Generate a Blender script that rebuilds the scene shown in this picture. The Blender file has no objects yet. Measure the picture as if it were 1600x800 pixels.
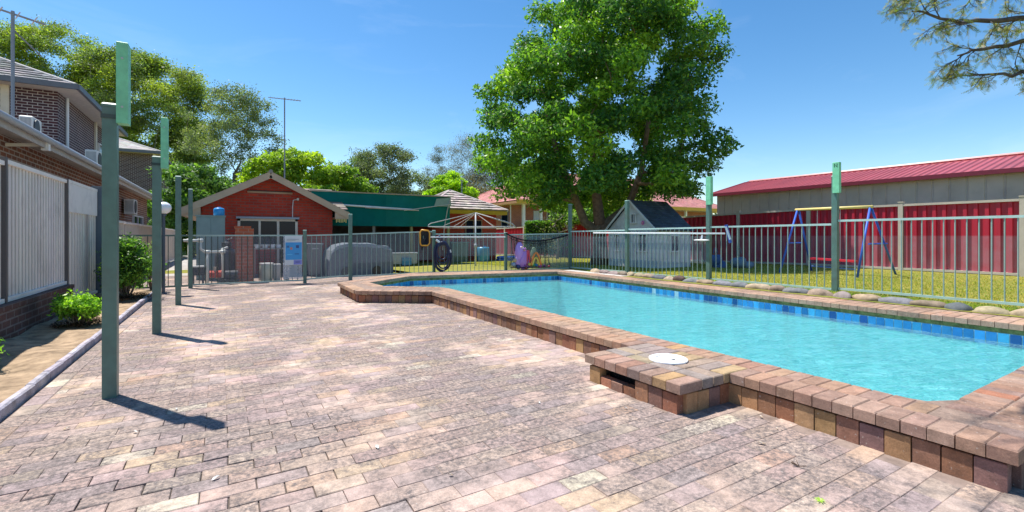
import bpy, math, random
import numpy as np
from mathutils import Vector, Matrix, Euler
PI = math.pi
random.seed(7); RNG = np.random.default_rng(11)
scene = bpy.context.scene
COL = scene.collection

# ------------------------------------------------------------------ camera, sky, sun, exposure
EYE = 1.2
YAW = math.radians(31.3)
cam = bpy.data.cameras.new('camera'); camo = bpy.data.objects.new('camera', cam); COL.objects.link(camo)
camo.location = (0, 0, EYE); camo.rotation_euler = (PI/2, 0, -YAW)
cam.sensor_width = 36; cam.lens = 36*731/1600; cam.shift_y = -32/1600
cam.clip_start = .05; cam.clip_end = 2000
scene.camera = camo

SUN_TO = Vector((-.237, .393, 1.0)).normalized()          # direction towards the sun
elev = math.asin(SUN_TO.z); azim = math.atan2(SUN_TO.x, SUN_TO.y)
world = bpy.data.worlds.new('World'); scene.world = world; world.use_nodes = True
wn = world.node_tree; bg = wn.nodes['Background']
sky = wn.nodes.new('ShaderNodeTexSky'); sky.sky_type = 'NISHITA'; sky.sun_disc = False
sky.sun_elevation = elev; sky.sun_rotation = azim; sky.altitude = 0
sky.air_density = 1.0; sky.dust_density = .15; sky.ozone_density = 2.0
hs_ = wn.nodes.new('ShaderNodeHueSaturation'); hs_.inputs['Saturation'].default_value = 1.28; hs_.inputs['Hue'].default_value = .497
wn.links.new(sky.outputs[0], hs_.inputs['Color'])
# faint high cirrus wisps
tcw = wn.nodes.new('ShaderNodeTexCoord'); mpw = wn.nodes.new('ShaderNodeMapping'); mpw.inputs['Scale'].default_value = (1.2, 2.4, 5); wn.links.new(tcw.outputs['Generated'], mpw.inputs[0])
nzw = wn.nodes.new('ShaderNodeTexNoise'); nzw.inputs['Scale'].default_value = 1.6; nzw.inputs['Detail'].default_value = 8; nzw.inputs['Roughness'].default_value = .62; nzw.inputs['Distortion'].default_value = .8; wn.links.new(mpw.outputs[0], nzw.inputs['Vector'])
rmw = wn.nodes.new('ShaderNodeMapRange'); rmw.inputs[1].default_value = .50; rmw.inputs[2].default_value = .78; rmw.inputs[3].default_value = 0; rmw.inputs[4].default_value = .13; wn.links.new(nzw.outputs['Fac'], rmw.inputs[0])
mxw = wn.nodes.new('ShaderNodeMix'); mxw.data_type = 'RGBA'; wn.links.new(rmw.outputs[0], mxw.inputs[0]); wn.links.new(hs_.outputs[0], mxw.inputs[6]); mxw.inputs[7].default_value = (6.5,7.2,8.2,1)
wn.links.new(mxw.outputs[2], bg.inputs[0]); bg.inputs[1].default_value = .115
sun = bpy.data.lights.new('sun', 'SUN'); suno = bpy.data.objects.new('sun', sun); COL.objects.link(suno)
sun.energy = 4.7; sun.angle = math.radians(.6); sun.color = (1, .96, .9)
suno.rotation_euler = SUN_TO.to_track_quat('Z', 'Y').to_euler()
scene.view_settings.view_transform = 'Standard'; scene.view_settings.look = 'None'
scene.view_settings.gamma = 1; scene.view_settings.use_curve_mapping = False
scene.view_settings.exposure = .66

# ------------------------------------------------------------------ helpers
def J(c, a=.06):
    k = 1 + random.uniform(-a, a)
    return tuple(max(0, x*k*(1+random.uniform(-a, a)*.4)) for x in c[:3])

class MB:
    def __init__(s): s.v = []; s.f = []; s.c = []
    def poly(s, pts, c=(1,1,1)):
        n = len(s.v); s.v += [tuple(p) for p in pts]; s.f.append(tuple(range(n, n+len(pts)))); s.c.append(c)
    def mesh(s, vs, fs, c=(1,1,1)):
        n = len(s.v); s.v += [tuple(p) for p in vs]
        for f in fs: s.f.append(tuple(i+n for i in f)); s.c.append(c)
    def box(s, x0, x1, y0, y1, z0, z1, c=(1,1,1), rot=0, bev=0, tilt=(0,0)):
        cx, cy, cz = (x0+x1)/2, (y0+y1)/2, (z0+z1)/2
        hx, hy, hz = abs(x1-x0)/2, abs(y1-y0)/2, abs(z1-z0)/2
        if bev:
            b = bev
            vs = [(-hx,-hy,-hz),(hx,-hy,-hz),(hx,hy,-hz),(-hx,hy,-hz),
                  (-hx,-hy,hz-b),(hx,-hy,hz-b),(hx,hy,hz-b),(-hx,hy,hz-b),
                  (-hx+b,-hy+b,hz),(hx-b,-hy+b,hz),(hx-b,hy-b,hz),(-hx+b,hy-b,hz)]
            fs = [(0,3,2,1),(0,1,5,4),(1,2,6,5),(2,3,7,6),(3,0,4,7),(4,5,9,8),(5,6,10,9),(6,7,11,10),(7,4,8,11),(8,9,10,11)]
        else:
            vs = [(a*hx,b_*hy,d*hz) for d in (-1,1) for b_ in (-1,1) for a in (-1,1)]
            fs = [(0,2,3,1),(4,5,7,6),(0,1,5,4),(1,3,7,5),(3,2,6,7),(2,0,4,6)]
        cr, sr = math.cos(rot), math.sin(rot)
        out = []
        for x, y, z in vs:
            z2 = z + x*tilt[0] + y*tilt[1]
            out.append((cx+x*cr-y*sr, cy+x*sr+y*cr, cz+z2))
        s.mesh(out, fs, c)
    def beam(s, a, b, w, h, c=(1,1,1)):
        a = Vector(a); b = Vector(b); d = (b-a).normalized()
        up = Vector((0,0,1)) if abs(d.z) < .95 else Vector((1,0,0))
        r = d.cross(up).normalized()*w/2; u = r.cross(d).normalized()*h/2
        vs = [a-r-u, a+r-u, a+r+u, a-r+u, b-r-u, b+r-u, b+r+u, b-r+u]
        s.mesh(vs, [(0,3,2,1),(4,5,6,7),(0,1,5,4),(1,2,6,5),(2,3,7,6),(3,0,4,7)], c)
    def tube(s, pts, r, n=8, c=(1,1,1), cap=True):
        pts = [Vector(p) for p in pts]; m = len(pts)
        rs = r if isinstance(r, (list, tuple)) else [r]*m
        vs = []; ref = None
        for i, p in enumerate(pts):
            d = (pts[min(i+1, m-1)] - pts[max(i-1, 0)])
            if d.length < 1e-7: d = Vector((0,0,1))
            d.normalize()
            if ref is None: ref = Vector((1,0,0)) if abs(d.x) < .9 else Vector((0,1,0))
            a = (ref - d*ref.dot(d)).normalized(); ref = a; b = d.cross(a)
            for k in range(n):
                t = 2*PI*k/n; vs.append(p + (a*math.cos(t)+b*math.sin(t))*rs[i])
        fs = [(i*n+k, i*n+(k+1)%n, (i+1)*n+(k+1)%n, (i+1)*n+k) for i in range(m-1) for k in range(n)]
        if cap: fs += [tuple(range(n-1, -1, -1)), tuple((m-1)*n+k for k in range(n))]
        s.mesh(vs, fs, c)
    def lathe(s, prof, loc=(0,0,0), n=20, c=(1,1,1)):
        vs = [(loc[0]+r*math.cos(2*PI*k/n), loc[1]+r*math.sin(2*PI*k/n), loc[2]+z) for r, z in prof for k in range(n)]
        fs = [(i*n+k, i*n+(k+1)%n, (i+1)*n+(k+1)%n, (i+1)*n+k) for i in range(len(prof)-1) for k in range(n)]
        if prof[0][0] > 1e-4: fs.append(tuple(range(n-1,-1,-1)))
        if prof[-1][0] > 1e-4: fs.append(tuple((len(prof)-1)*n+k for k in range(n)))
        s.mesh(vs, fs, c)
    def blob(s, loc, rad, c=(1,1,1), n=12, m=8, jit=.06, seed=0):
        rg = random.Random(seed); ph = [rg.uniform(0, 6) for _ in range(6)]
        vs = []; fs = []
        for i in range(m+1):
            t = PI*i/m
            for k in range(n):
                p = 2*PI*k/n
                q = 1 + jit*(math.sin(2*p+ph[0])*math.sin(t)+math.sin(3*p+ph[1]+2*t)*math.sin(t)+math.cos(2*t+ph[2]))
                vs.append((loc[0]+rad[0]*q*math.sin(t)*math.cos(p), loc[1]+rad[1]*q*math.sin(t)*math.sin(p), loc[2]+rad[2]*q*math.cos(t)))
        for i in range(m):
            for k in range(n): fs.append((i*n+k, (i+1)*n+k, (i+1)*n+(k+1)%n, i*n+(k+1)%n))
        s.mesh(vs, fs, c)
    def build(s, name, mat, parent=None, smooth=False, loc=None):
        V = np.array(s.v, dtype=np.float64).reshape(-1, 3)
        return build_np(name, V, s.f, np.array(s.c, dtype=np.float32)[:, :3], mat, parent, smooth, loc)

ORG = {}
def build_np(name, V, F, C, mat, parent=None, smooth=False, loc=None):
    org = np.array(ORG.get(parent.name, (0,0,0)) if parent is not None else (0,0,0), dtype=float)
    if loc is not None and parent is None: org = np.array(loc, dtype=float)
    V = V - org
    me = bpy.data.meshes.new(name)
    if isinstance(F, np.ndarray):
        nf, k = F.shape; me.vertices.add(len(V)); me.vertices.foreach_set('co', V.astype(np.float32).ravel())
        me.loops.add(nf*k); me.loops.foreach_set('vertex_index', F.astype(np.int32).ravel())
        me.polygons.add(nf); me.polygons.foreach_set('loop_start', np.arange(0, nf*k, k, dtype=np.int32))
        me.update(calc_edges=True)
    else:
        me.from_pydata(V.tolist(), [], F); me.update()
    nl = len(me.loops); npol = len(me.polygons)
    tot = np.empty(npol, dtype=np.int32); me.polygons.foreach_get('loop_total', tot)
    pc = np.ones((npol, 4), dtype=np.float32); pc[:, :3] = C[:npol]
    at = me.color_attributes.new('Col', 'FLOAT_COLOR', 'CORNER')
    at.data.foreach_set('color', np.repeat(pc, tot, axis=0).ravel())
    # uv in metres: u along the horizontal, v up (or x/y on flat faces)
    nrm = np.empty(npol*3, dtype=np.float32); me.polygons.foreach_get('normal', nrm); nrm = nrm.reshape(-1, 3)
    vi = np.empty(nl, dtype=np.int32); me.loops.foreach_get('vertex_index', vi)
    P = (V+org)[vi]; N = np.repeat(nrm, tot, axis=0)
    flat = np.abs(N[:, 2]) > .8
    hl = np.maximum(np.hypot(N[:, 0], N[:, 1]), 1e-6); tx, ty = -N[:, 1]/hl, N[:, 0]/hl
    uv = np.stack([np.where(flat, P[:, 0], P[:, 0]*tx+P[:, 1]*ty), np.where(flat, P[:, 1], P[:, 2])], 1)
    ul = me.uv_layers.new(name='UVMap'); ul.data.foreach_set('uv', uv.astype(np.float32).ravel())
    if smooth: me.polygons.foreach_set('use_smooth', np.ones(npol, dtype=bool))
    me.materials.append(mat)
    o = bpy.data.objects.new(name, me); COL.objects.link(o)
    if parent is not None: o.parent = parent; ORG[o.name] = tuple(org)
    else: o.location = tuple(org); ORG[o.name] = tuple(org)
    return o

def tag(o, label=None, cat=None, group=None, kind=None):
    if label: o['label'] = label
    if cat: o['category'] = cat
    if group: o['group'] = group
    if kind: o['kind'] = kind
    return o
def thing(name, label, cat, loc=(0,0,0), group=None, rotz=0):
    o = bpy.data.objects.new(name, None); COL.objects.link(o); o.location = loc; o.rotation_euler = (0,0,rotz)
    o.empty_display_size = .2; ORG[o.name] = tuple(loc); tag(o, label, cat, group); return o
def copy_tree(o, parent=None):
    c = o.copy(); COL.objects.link(c); c.parent = parent
    if parent is not None: c.matrix_parent_inverse = o.matrix_parent_inverse
    for ch in list(o.children): copy_tree(ch, c)
    return c

# ------------------------------------------------------------------ materials
def newmat(name):
    m = bpy.data.materials.new(name); m.use_nodes = True; nt = m.node_tree
    return m, nt, nt.nodes['Principled BSDF']
def nd(nt, t, **k):
    n = nt.nodes.new(t)
    for a, b in k.items():
        if a in n.inputs: n.inputs[a].default_value = b
        else: setattr(n, a, b)
    return n
def mixc(nt, fac, a, b, mode='MIX'):
    n = nt.nodes.new('ShaderNodeMix'); n.data_type = 'RGBA'; n.blend_type = mode
    for sock, v in ((0, fac), (6, a), (7, b)):
        if hasattr(v, 'is_output'): nt.links.new(v, n.inputs[sock])
        else: n.inputs[sock].default_value = v if sock == 0 else tuple(v)+((1,) if len(v) == 3 else ())
    return n.outputs[2]
def ramp(nt, src, p0, p1, v0=0, v1=1):
    n = nt.nodes.new('ShaderNodeMapRange'); n.inputs[1].default_value = p0; n.inputs[2].default_value = p1
    n.inputs[3].default_value = v0; n.inputs[4].default_value = v1; nt.links.new(src, n.inputs[0]); return n.outputs[0]
def noise(nt, scale, detail=4, rough=.6, vec=None, dist=0):
    n = nt.nodes.new('ShaderNodeTexNoise'); n.inputs['Scale'].default_value = scale; n.inputs['Detail'].default_value = detail
    n.inputs['Roughness'].default_value = rough; n.inputs['Distortion'].default_value = dist
    if vec is None:
        tc = nt.nodes.get('TC') or nt.nodes.new('ShaderNodeNewGeometry'); tc.name = 'TC'; vec = tc.outputs['Position']
    nt.links.new(vec, n.inputs['Vector']); return n.outputs['Fac']
def bump(nt, bs, h, strength=.3, dist=.01):
    b = nt.nodes.new('ShaderNodeBump'); b.inputs['Strength'].default_value = strength; b.inputs['Distance'].default_value = dist
    nt.links.new(h, b.inputs['Height']); nt.links.new(b.outputs[0], bs.inputs['Normal'])
def attr(nt):
    a = nt.nodes.new('ShaderNodeAttribute'); a.attribute_name = 'Col'; return a.outputs['Color']
MC = {}
def plain(name, col, rough=.6, metal=0, var=.12, scale=8, bmp=0, spec=.5, dirt=0, tr=0):
    if name in MC: return MC[name]
    m, nt, bs = newmat(name)
    c = mixc(nt, 1.0, attr(nt), col, 'MULTIPLY')
    if var:
        f = ramp(nt, noise(nt, scale, 5), .3, .7, 1-var, 1+var)
        c = mixc(nt, 1.0, c, nt_rgb(nt, f), 'MULTIPLY')
    if dirt:
        f = ramp(nt, noise(nt, 2.3, 6, .7), .5, .72, 0, dirt); c = mixc(nt, f, c, (.12, .10, .085))
    nt.links.new(c, bs.inputs['Base Color'])
    bs.inputs['Roughness'].default_value = rough; bs.inputs['Metallic'].default_value = metal
    bs.inputs['Specular IOR Level'].default_value = spec
    if bmp: bump(nt, bs, noise(nt, scale*6, 5), bmp, .01)
    MC[name] = m; return m
def nt_rgb(nt, f):
    n = nt.nodes.new('ShaderNodeCombineColor')
    for i in range(3): nt.links.new(f, n.inputs[i])
    return n.outputs[0]
def brickmat(name, c1, c2, mortar, w=.23, h=.086, var=.25, mort=.012, bmp=.5):
    m, nt, bs = newmat(name)
    uv = nt.nodes.new('ShaderNodeUVMap')
    b = nt.nodes.new('ShaderNodeTexBrick'); nt.links.new(uv.outputs[0], b.inputs['Vector'])
    b.inputs['Scale'].default_value = 1; b.inputs['Brick Width'].default_value = w; b.inputs['Row Height'].default_value = h
    b.inputs['Mortar Size'].default_value = mort; b.inputs['Mortar Smooth'].default_value = .15
    b.inputs['Color1'].default_value = c1+(1,); b.inputs['Color2'].default_value = c2+(1,); b.inputs['Mortar'].default_value = mortar+(1,)
    f = ramp(nt, noise(nt, 1.7, 6, .65), .3, .7, 1-var, 1+var); f2 = ramp(nt, noise(nt, 60, 3), .3, .7, .88, 1.12)
    c = mixc(nt, 1, b.outputs['Color'], nt_rgb(nt, f), 'MULTIPLY'); c = mixc(nt, 1, c, nt_rgb(nt, f2), 'MULTIPLY')
    nt.links.new(c, bs.inputs['Base Color']); bs.inputs['Roughness'].default_value = .85
    bs.inputs['Specular IOR Level'].default_value = .25
    inv = nt.nodes.new('ShaderNodeMath'); inv.operation = 'SUBTRACT'; inv.inputs[0].default_value = 1; nt.links.new(b.outputs['Fac'], inv.inputs[1])
    bump(nt, bs, inv.outputs[0], bmp, .008)
    return m
def pavermat(name, dark=.6, lo=.47, hi=.66, stain=(.11,.095,.09)):
    m, nt, bs = newmat(name)
    c = attr(nt)
    big = noise(nt, .9, 7, .68, dist=.4); fine = noise(nt, 38, 6, .75); mid = noise(nt, 7, 6, .7)
    add = nt.nodes.new('ShaderNodeMath'); add.operation = 'MULTIPLY_ADD'; nt.links.new(mid, add.inputs[0]); add.inputs[1].default_value = .36; nt.links.new(big, add.inputs[2])
    f = ramp(nt, add.outputs[0], lo+.20, hi+.16, 0, dark)
    sp = ramp(nt, fine, .38, .58, .2, 1)
    mul = nt.nodes.new('ShaderNodeMath'); mul.operation = 'MULTIPLY'; nt.links.new(f, mul.inputs[0]); nt.links.new(sp, mul.inputs[1])
    c = mixc(nt, mul.outputs[0], c, stain)
    g = ramp(nt, noise(nt, 120, 4, .8), .3, .7, .78, 1.22); c = mixc(nt, 1, c, nt_rgb(nt, g), 'MULTIPLY')
    g2 = ramp(nt, noise(nt, 11, 6, .75), .32, .68, .72, 1.24); c = mixc(nt, 1, c, nt_rgb(nt, g2), 'MULTIPLY')
    pl = ramp(nt, noise(nt, 55, 3, .6), .66, .72, 0, .45); c = mixc(nt, pl, c, (.62, .58, .52))
    nt.links.new(c, bs.inputs['Base Color']); bs.inputs['Roughness'].default_value = .88; bs.inputs['Specular IOR Level'].default_value = .3
    bump(nt, bs, noise(nt, 70, 6, .75), .35, .006)
    return m
def leafmat(name, gloss=.45, trans=.35, tint=(1,1,1)):
    m = bpy.data.materials.new(name); m.use_nodes = True; nt = m.node_tree; nt.nodes.clear()
    out = nt.nodes.new('ShaderNodeOutputMaterial')
    c = mixc(nt, 1, attr(nt), tint, 'MULTIPLY')
    p = nt.nodes.new('ShaderNodeBsdfPrincipled'); nt.links.new(c, p.inputs['Base Color']); p.inputs['Roughness'].default_value = gloss
    p.inputs['Specular IOR Level'].default_value = .35
    t = nt.nodes.new('ShaderNodeBsdfTranslucent'); c2 = mixc(nt, 1, c, (1.3, 1.45, .55), 'MULTIPLY'); nt.links.new(c2, t.inputs['Color'])
    mx = nt.nodes.new('ShaderNodeMixShader'); mx.inputs[0].default_value = trans
    nt.links.new(p.outputs[0], mx.inputs[1]); nt.links.new(t.outputs[0], mx.inputs[2]); nt.links.new(mx.outputs[0], out.inputs[0])
    return m
def sheermat(name, col, alpha):
    m = bpy.data.materials.new(name); m.use_nodes = True; nt = m.node_tree; nt.nodes.clear()
    out = nt.nodes.new('ShaderNodeOutputMaterial'); d = nt.nodes.new('ShaderNodeBsdfDiffuse'); d.inputs[0].default_value = col+(1,)
    t = nt.nodes.new('ShaderNodeBsdfTransparent'); mx = nt.nodes.new('ShaderNodeMixShader')
    f = ramp(nt, noise(nt, 3, 4), .3, .7, alpha*.85, alpha*1.15)
    nt.links.new(f, mx.inputs[0]); nt.links.new(t.outputs[0], mx.inputs[1]); nt.links.new(d.outputs[0], mx.inputs[2]); nt.links.new(mx.outputs[0], out.inputs[0])
    return m

M_pav = pavermat('weathered paver', .95, .36, .53, (.135,.112,.105))
M_cop = pavermat('coping brick', .75, .44, .66, (.12,.085,.07))
M_soil = plain('dry sandy soil', (.34,.245,.16), .95, var=.45, scale=7, bmp=.8, spec=.1)
M_sand = plain('joint sand', (.25,.19,.16), .95, var=.3, scale=9, bmp=.4, spec=.1)
M_post = plain('green powdercoat', (.105,.19,.155), .42, var=.16, scale=9, dirt=.4)
M_rail = plain('pale green powdercoat', (.38,.50,.45), .35, var=.08, scale=6, dirt=.15)
M_timber = plain('green painted timber', (.22,.60,.34), .5, var=.15, scale=12, bmp=.15, dirt=.12)
M_white = plain('white paint', (.78,.78,.76), .5, var=.05)
M_cream = plain('cream paint', (.52,.36,.235), .55, var=.1, scale=3, dirt=.15)
M_any = plain('painted metal', (1,1,1), .5, var=.08, scale=5)
M_plast = plain('plastic', (1,1,1), .35, var=.05, scale=5)
M_cloth = plain('fabric', (1,1,1), .9, var=.12, scale=9, spec=.1)
M_dark = plain('dark interior', (.02,.022,.025), .7, var=.2, scale=2)
M_rust = brickmat('red brick', (.56,.065,.035), (.43,.045,.028), (.30,.10,.075), var=.2)
M_dkbrick = brickmat('dark brown brick', (.082,.036,.042), (.055,.03,.04), (.42,.38,.38), mort=.010, var=.15)
M_orbrick = brickmat('orange brown brick', (.27,.10,.06), (.17,.07,.05), (.42,.36,.32), var=.2)
M_oldbrick = brickmat('old plinth brick', (.12,.06,.05), (.08,.05,.045), (.16,.13,.12), var=.45)
M_pinkbrick = brickmat('pink brick', (.46,.17,.11), (.38,.13,.09), (.42,.26,.21), var=.15)
M_tile = plain('concrete roof tile', (1,1,1), .85, var=.2, scale=4, bmp=.3, spec=.2)
M_leaf = leafmat('leaf', .42, .48, (1.7,1.55,1.5)); M_gum = leafmat('gum leaf', .5, .42, (1.65,1.62,1.7)); M_lime = leafmat('lime leaf', .5, .55, (1.65,1.4,1.2))
M_bark = plain('bark', (1,1,1), .9, var=.35, scale=9, bmp=.9, spec=.1)
M_stone = plain('river stone', (1,1,1), .75, var=.28, scale=14, bmp=.4, spec=.3)
def glassmat():
    m, nt, bs = newmat('window glass'); bs.inputs['Base Color'].default_value = (.02,.03,.04,1)
    bs.inputs['Roughness'].default_value = .08; bs.inputs['Specular IOR Level'].default_value = .18; bs.inputs['Base Color'].default_value = (.006,.014,.035,1); return m
M_glass = glassmat()
def globemat():
    m, nt, bs = newmat('opal globe'); bs.inputs['Base Color'].default_value = (.85,.85,.86,1); bs.inputs['Roughness'].default_value = .2
    bs.inputs['Subsurface Weight'].default_value = .2; return m
def waterm():
    m = bpy.data.materials.new('pool water'); m.use_nodes = True; nt = m.node_tree; nt.nodes.clear()
    out = nt.nodes.new('ShaderNodeOutputMaterial'); g = nt.nodes.new('ShaderNodeNewGeometry')
    mp = nt.nodes.new('ShaderNodeMapping'); nt.links.new(g.outputs['Position'], mp.inputs[0]); mp.vector_type = 'TEXTURE'; mp.inputs['Rotation'].default_value = (0,0,math.radians(-31)); mp.inputs['Scale'].default_value = (1.5, .42, 1)
    n1 = noise(nt, 2.6, 5, .62, mp.outputs[0], .5); n2 = noise(nt, 9, 3, .6, mp.outputs[0], .3)
    ad = nt.nodes.new('ShaderNodeMath'); ad.operation = 'MULTIPLY_ADD'; nt.links.new(n2, ad.inputs[0]); ad.inputs[1].default_value = .35; nt.links.new(n1, ad.inputs[2])
    b = nt.nodes.new('ShaderNodeBump'); b.inputs['Strength'].default_value = .8; b.inputs['Distance'].default_value = .09; nt.links.new(ad.outputs[0], b.inputs['Height'])
    tr = nt.nodes.new('ShaderNodeBsdfTransparent'); tr.inputs[0].default_value = (.66,.93,.965,1)
    di = nt.nodes.new('ShaderNodeBsdfDiffuse'); di.inputs[0].default_value = (.33,.69,.76,1); b2 = nt.nodes.new('ShaderNodeBump'); b2.inputs['Strength'].default_value = 1; b2.inputs['Distance'].default_value = .5; nt.links.new(ad.outputs[0], b2.inputs['Height']); nt.links.new(b2.outputs[0], di.inputs['Normal'])
    m1 = nt.nodes.new('ShaderNodeMixShader'); m1.inputs[0].default_value = .40; nt.links.new(tr.outputs[0], m1.inputs[1]); nt.links.new(di.outputs[0], m1.inputs[2])
    gl = nt.nodes.new('ShaderNodeBsdfGlossy'); gl.inputs['Roughness'].default_value = .06; nt.links.new(b.outputs[0], gl.inputs['Normal'])
    fr = nt.nodes.new('ShaderNodeFresnel'); fr.inputs['IOR'].default_value = 1.33; nt.links.new(b.outputs[0], fr.inputs['Normal'])
    fm = nt.nodes.new('ShaderNodeMath'); fm.operation = 'MULTIPLY'; fm.inputs[1].default_value = .75; nt.links.new(fr.outputs[0], fm.inputs[0])
    m2 = nt.nodes.new('ShaderNodeMixShader'); nt.links.new(fm.outputs[0], m2.inputs[0]); nt.links.new(m1.outputs[0], m2.inputs[1]); nt.links.new(gl.outputs[0], m2.inputs[2])
    nt.links.new(m2.outputs[0], out.inputs[0]); return m
M_water = waterm()
def redcb():
    # red steel sheet, lower half paled in its colour to imitate grey haze
    m, nt, bs = newmat('red ribbed steel'); g = nt.nodes.new('ShaderNodeNewGeometry'); sx = nt.nodes.new('ShaderNodeSeparateXYZ'); nt.links.new(g.outputs['Position'], sx.inputs[0])
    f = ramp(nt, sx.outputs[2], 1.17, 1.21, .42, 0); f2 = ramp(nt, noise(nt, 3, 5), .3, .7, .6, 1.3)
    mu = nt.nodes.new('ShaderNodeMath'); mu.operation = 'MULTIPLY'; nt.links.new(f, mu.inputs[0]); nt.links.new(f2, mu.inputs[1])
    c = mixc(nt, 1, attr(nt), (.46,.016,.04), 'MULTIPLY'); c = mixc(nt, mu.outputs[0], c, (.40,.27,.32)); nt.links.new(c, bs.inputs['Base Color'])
    bs.inputs['Roughness'].default_value = .45; return m
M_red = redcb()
def grassground():
    m, nt, bs = newmat('dry lawn'); a = noise(nt, .7, 6, .6); b = noise(nt, 30, 5, .8)
    c = mixc(nt, ramp(nt, a, .35, .65), (.36,.31,.075), (.24,.26,.05)); c = mixc(nt, ramp(nt, b, .35, .7, 0, .6), c, (.13,.14,.03))
    nt.links.new(c, bs.inputs['Base Color']); bs.inputs['Roughness'].default_value = .95; bs.inputs['Specular IOR Level'].default_value = .1
    bump(nt, bs, b, .8, .03); return m
M_grass = grassground()

# ------------------------------------------------------------------ geometry data
OUT = [(3.08,.62),(3.08,7.8),(1.95,8.6),(1.97,10.3),(3.3,11.45),(4.3,12.0),(8.32,11.1),(8.12,.62)]
INN = [(3.53,1.30),(3.60,1.12),(3.80,1.02),(7.50,1.02),(7.75,10.35),(3.81,11.05),(2.56,10.0),(2.62,9.1),(3.55,8.35)]
def zl(x, y):                       # lawn height
    return .22 - .0185*max(0, y-8) if y < 30 else -.187

# ------------------------------------------------------------------ setting
def poly_sheet(name, pts, z, mat, kind='structure', th=0):
    me = MB(); me.poly([(x, y, z) for x, y in pts]); o = me.build(name, mat); o['kind'] = kind; return o
# terrain: one big sheet sloping with the lawn, left open under the pool and paving
def terrain():
    mb = MB()
    xs = [-400,-60,-20,-8,-2.25,1.95,8.12,16.2,22,40,80,400]; ys = [-400,-60,-8,.62,2.5,5,8,11.45,12.9,15,19,24,30,60,120,900]
    def h(x, y):
        if x <= 1.96 and y <= 17: return -.06
        if x < 8.1 and y < 11.4: return -.06
        if x < 8.1 and y < .7: return -.06
        if y < 12.91 and x < 8.0: return .02
        if x <= -8: return -.06
        return zl(x, y)
    for i in range(len(xs)-1):
        for j in range(len(ys)-1):
            x0, x1, y0, y1 = xs[i], xs[i+1], ys[j], ys[j+1]
            if x0 >= 1.95 and x1 <= 8.12 and y0 >= .62 and y1 <= 11.45: continue
            if x0 >= 8.12 and x1 <= 8.2: continue
            mb.poly([(x0,y0,h(x0,y0)),(x1,y0,h(x1,y0)),(x1,y1,h(x1,y1)),(x0,y1,h(x0,y1))])
    o = mb.build('ground', M_sand if False else M_grass); o['kind'] = 'structure'
terrain()
# lawn sheet right of the pool and behind it
def lawn():
    mb = MB()
    for (x0, x1) in ((8.42, 12), (12, 16.2), (16.2, 30)):
        ys = [-6,-2,2,5,8,10,12,14,17,20,24,28]
        for j in range(len(ys)-1):
            mb.poly([(x0,ys[j],zl(0,ys[j])+.004),(x1,ys[j],zl(0,ys[j])+.004),(x1,ys[j+1],zl(0,ys[j+1])+.004),(x0,ys[j+1],zl(0,ys[j+1])+.004)])
    mb.poly([(4.6,12.6,.135),(8.42,11.4,.155),(8.42,28,-.146),(4.6,28,-.146)])
    o = mb.build('lawn', M_grass); o['kind'] = 'structure'
lawn()
def blades(name, label, region, n, hgt, cols, zf, seed=3):
    rg = np.random.default_rng(seed)
    P = region(rg, n); n = len(P); z = np.array([zf(x, y) for x, y in P])
    a = rg.uniform(0, 2*PI, n); w = rg.uniform(.004, .010, n)*1.3; h = rg.uniform(.5, 1.2, n)*hgt
    lx, ly = rg.normal(0, .5, n)*h, rg.normal(0, .5, n)*h
    A = np.stack([P[:,0]-np.cos(a)*w, P[:,1]-np.sin(a)*w, z-.01], 1); B = np.stack([P[:,0]+np.cos(a)*w, P[:,1]+np.sin(a)*w, z-.01], 1)
    C = np.stack([P[:,0]+lx, P[:,1]+ly, z+h], 1)
    V = np.stack([A, B, C], 1).reshape(-1, 3); F = np.arange(3*n).reshape(n, 3)
    cc = np.array(cols)[rg.integers(0, len(cols), n)]*rg.uniform(.7, 1.3, (n, 1))
    o = build_np(name, V, F, cc.astype(np.float32), M_leaf); tag(o, label, 'grass', kind='stuff'); return o
GC = [(.30,.28,.06),(.22,.25,.05),(.38,.33,.11),(.14,.22,.03)]
def reg_lawn(rg, n):
    x = 8.45 + rg.beta(1, 1.6, n)*7.6; y = rg.uniform(1, 18, n); m = np.ones(n, bool)
    return np.stack([x, y], 1)[m]
blades('lawn_grass', 'short dry yellow green lawn grass between the pool fence and the red fence', reg_lawn, 90000, .035, GC, lambda x, y: zl(x, y))
def reg_edge(rg, n):
    return np.stack([rg.uniform(8.42, 8.85, n), rg.uniform(.5, 10, n)], 1)
blades('edge_grass', 'greener unmown grass strip along the stone edging under the pool fence', reg_edge, 14000, .055, [(.12,.22,.03),(.20,.28,.05),(.30,.30,.08)], lambda x, y: zl(x, y), 5)

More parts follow.
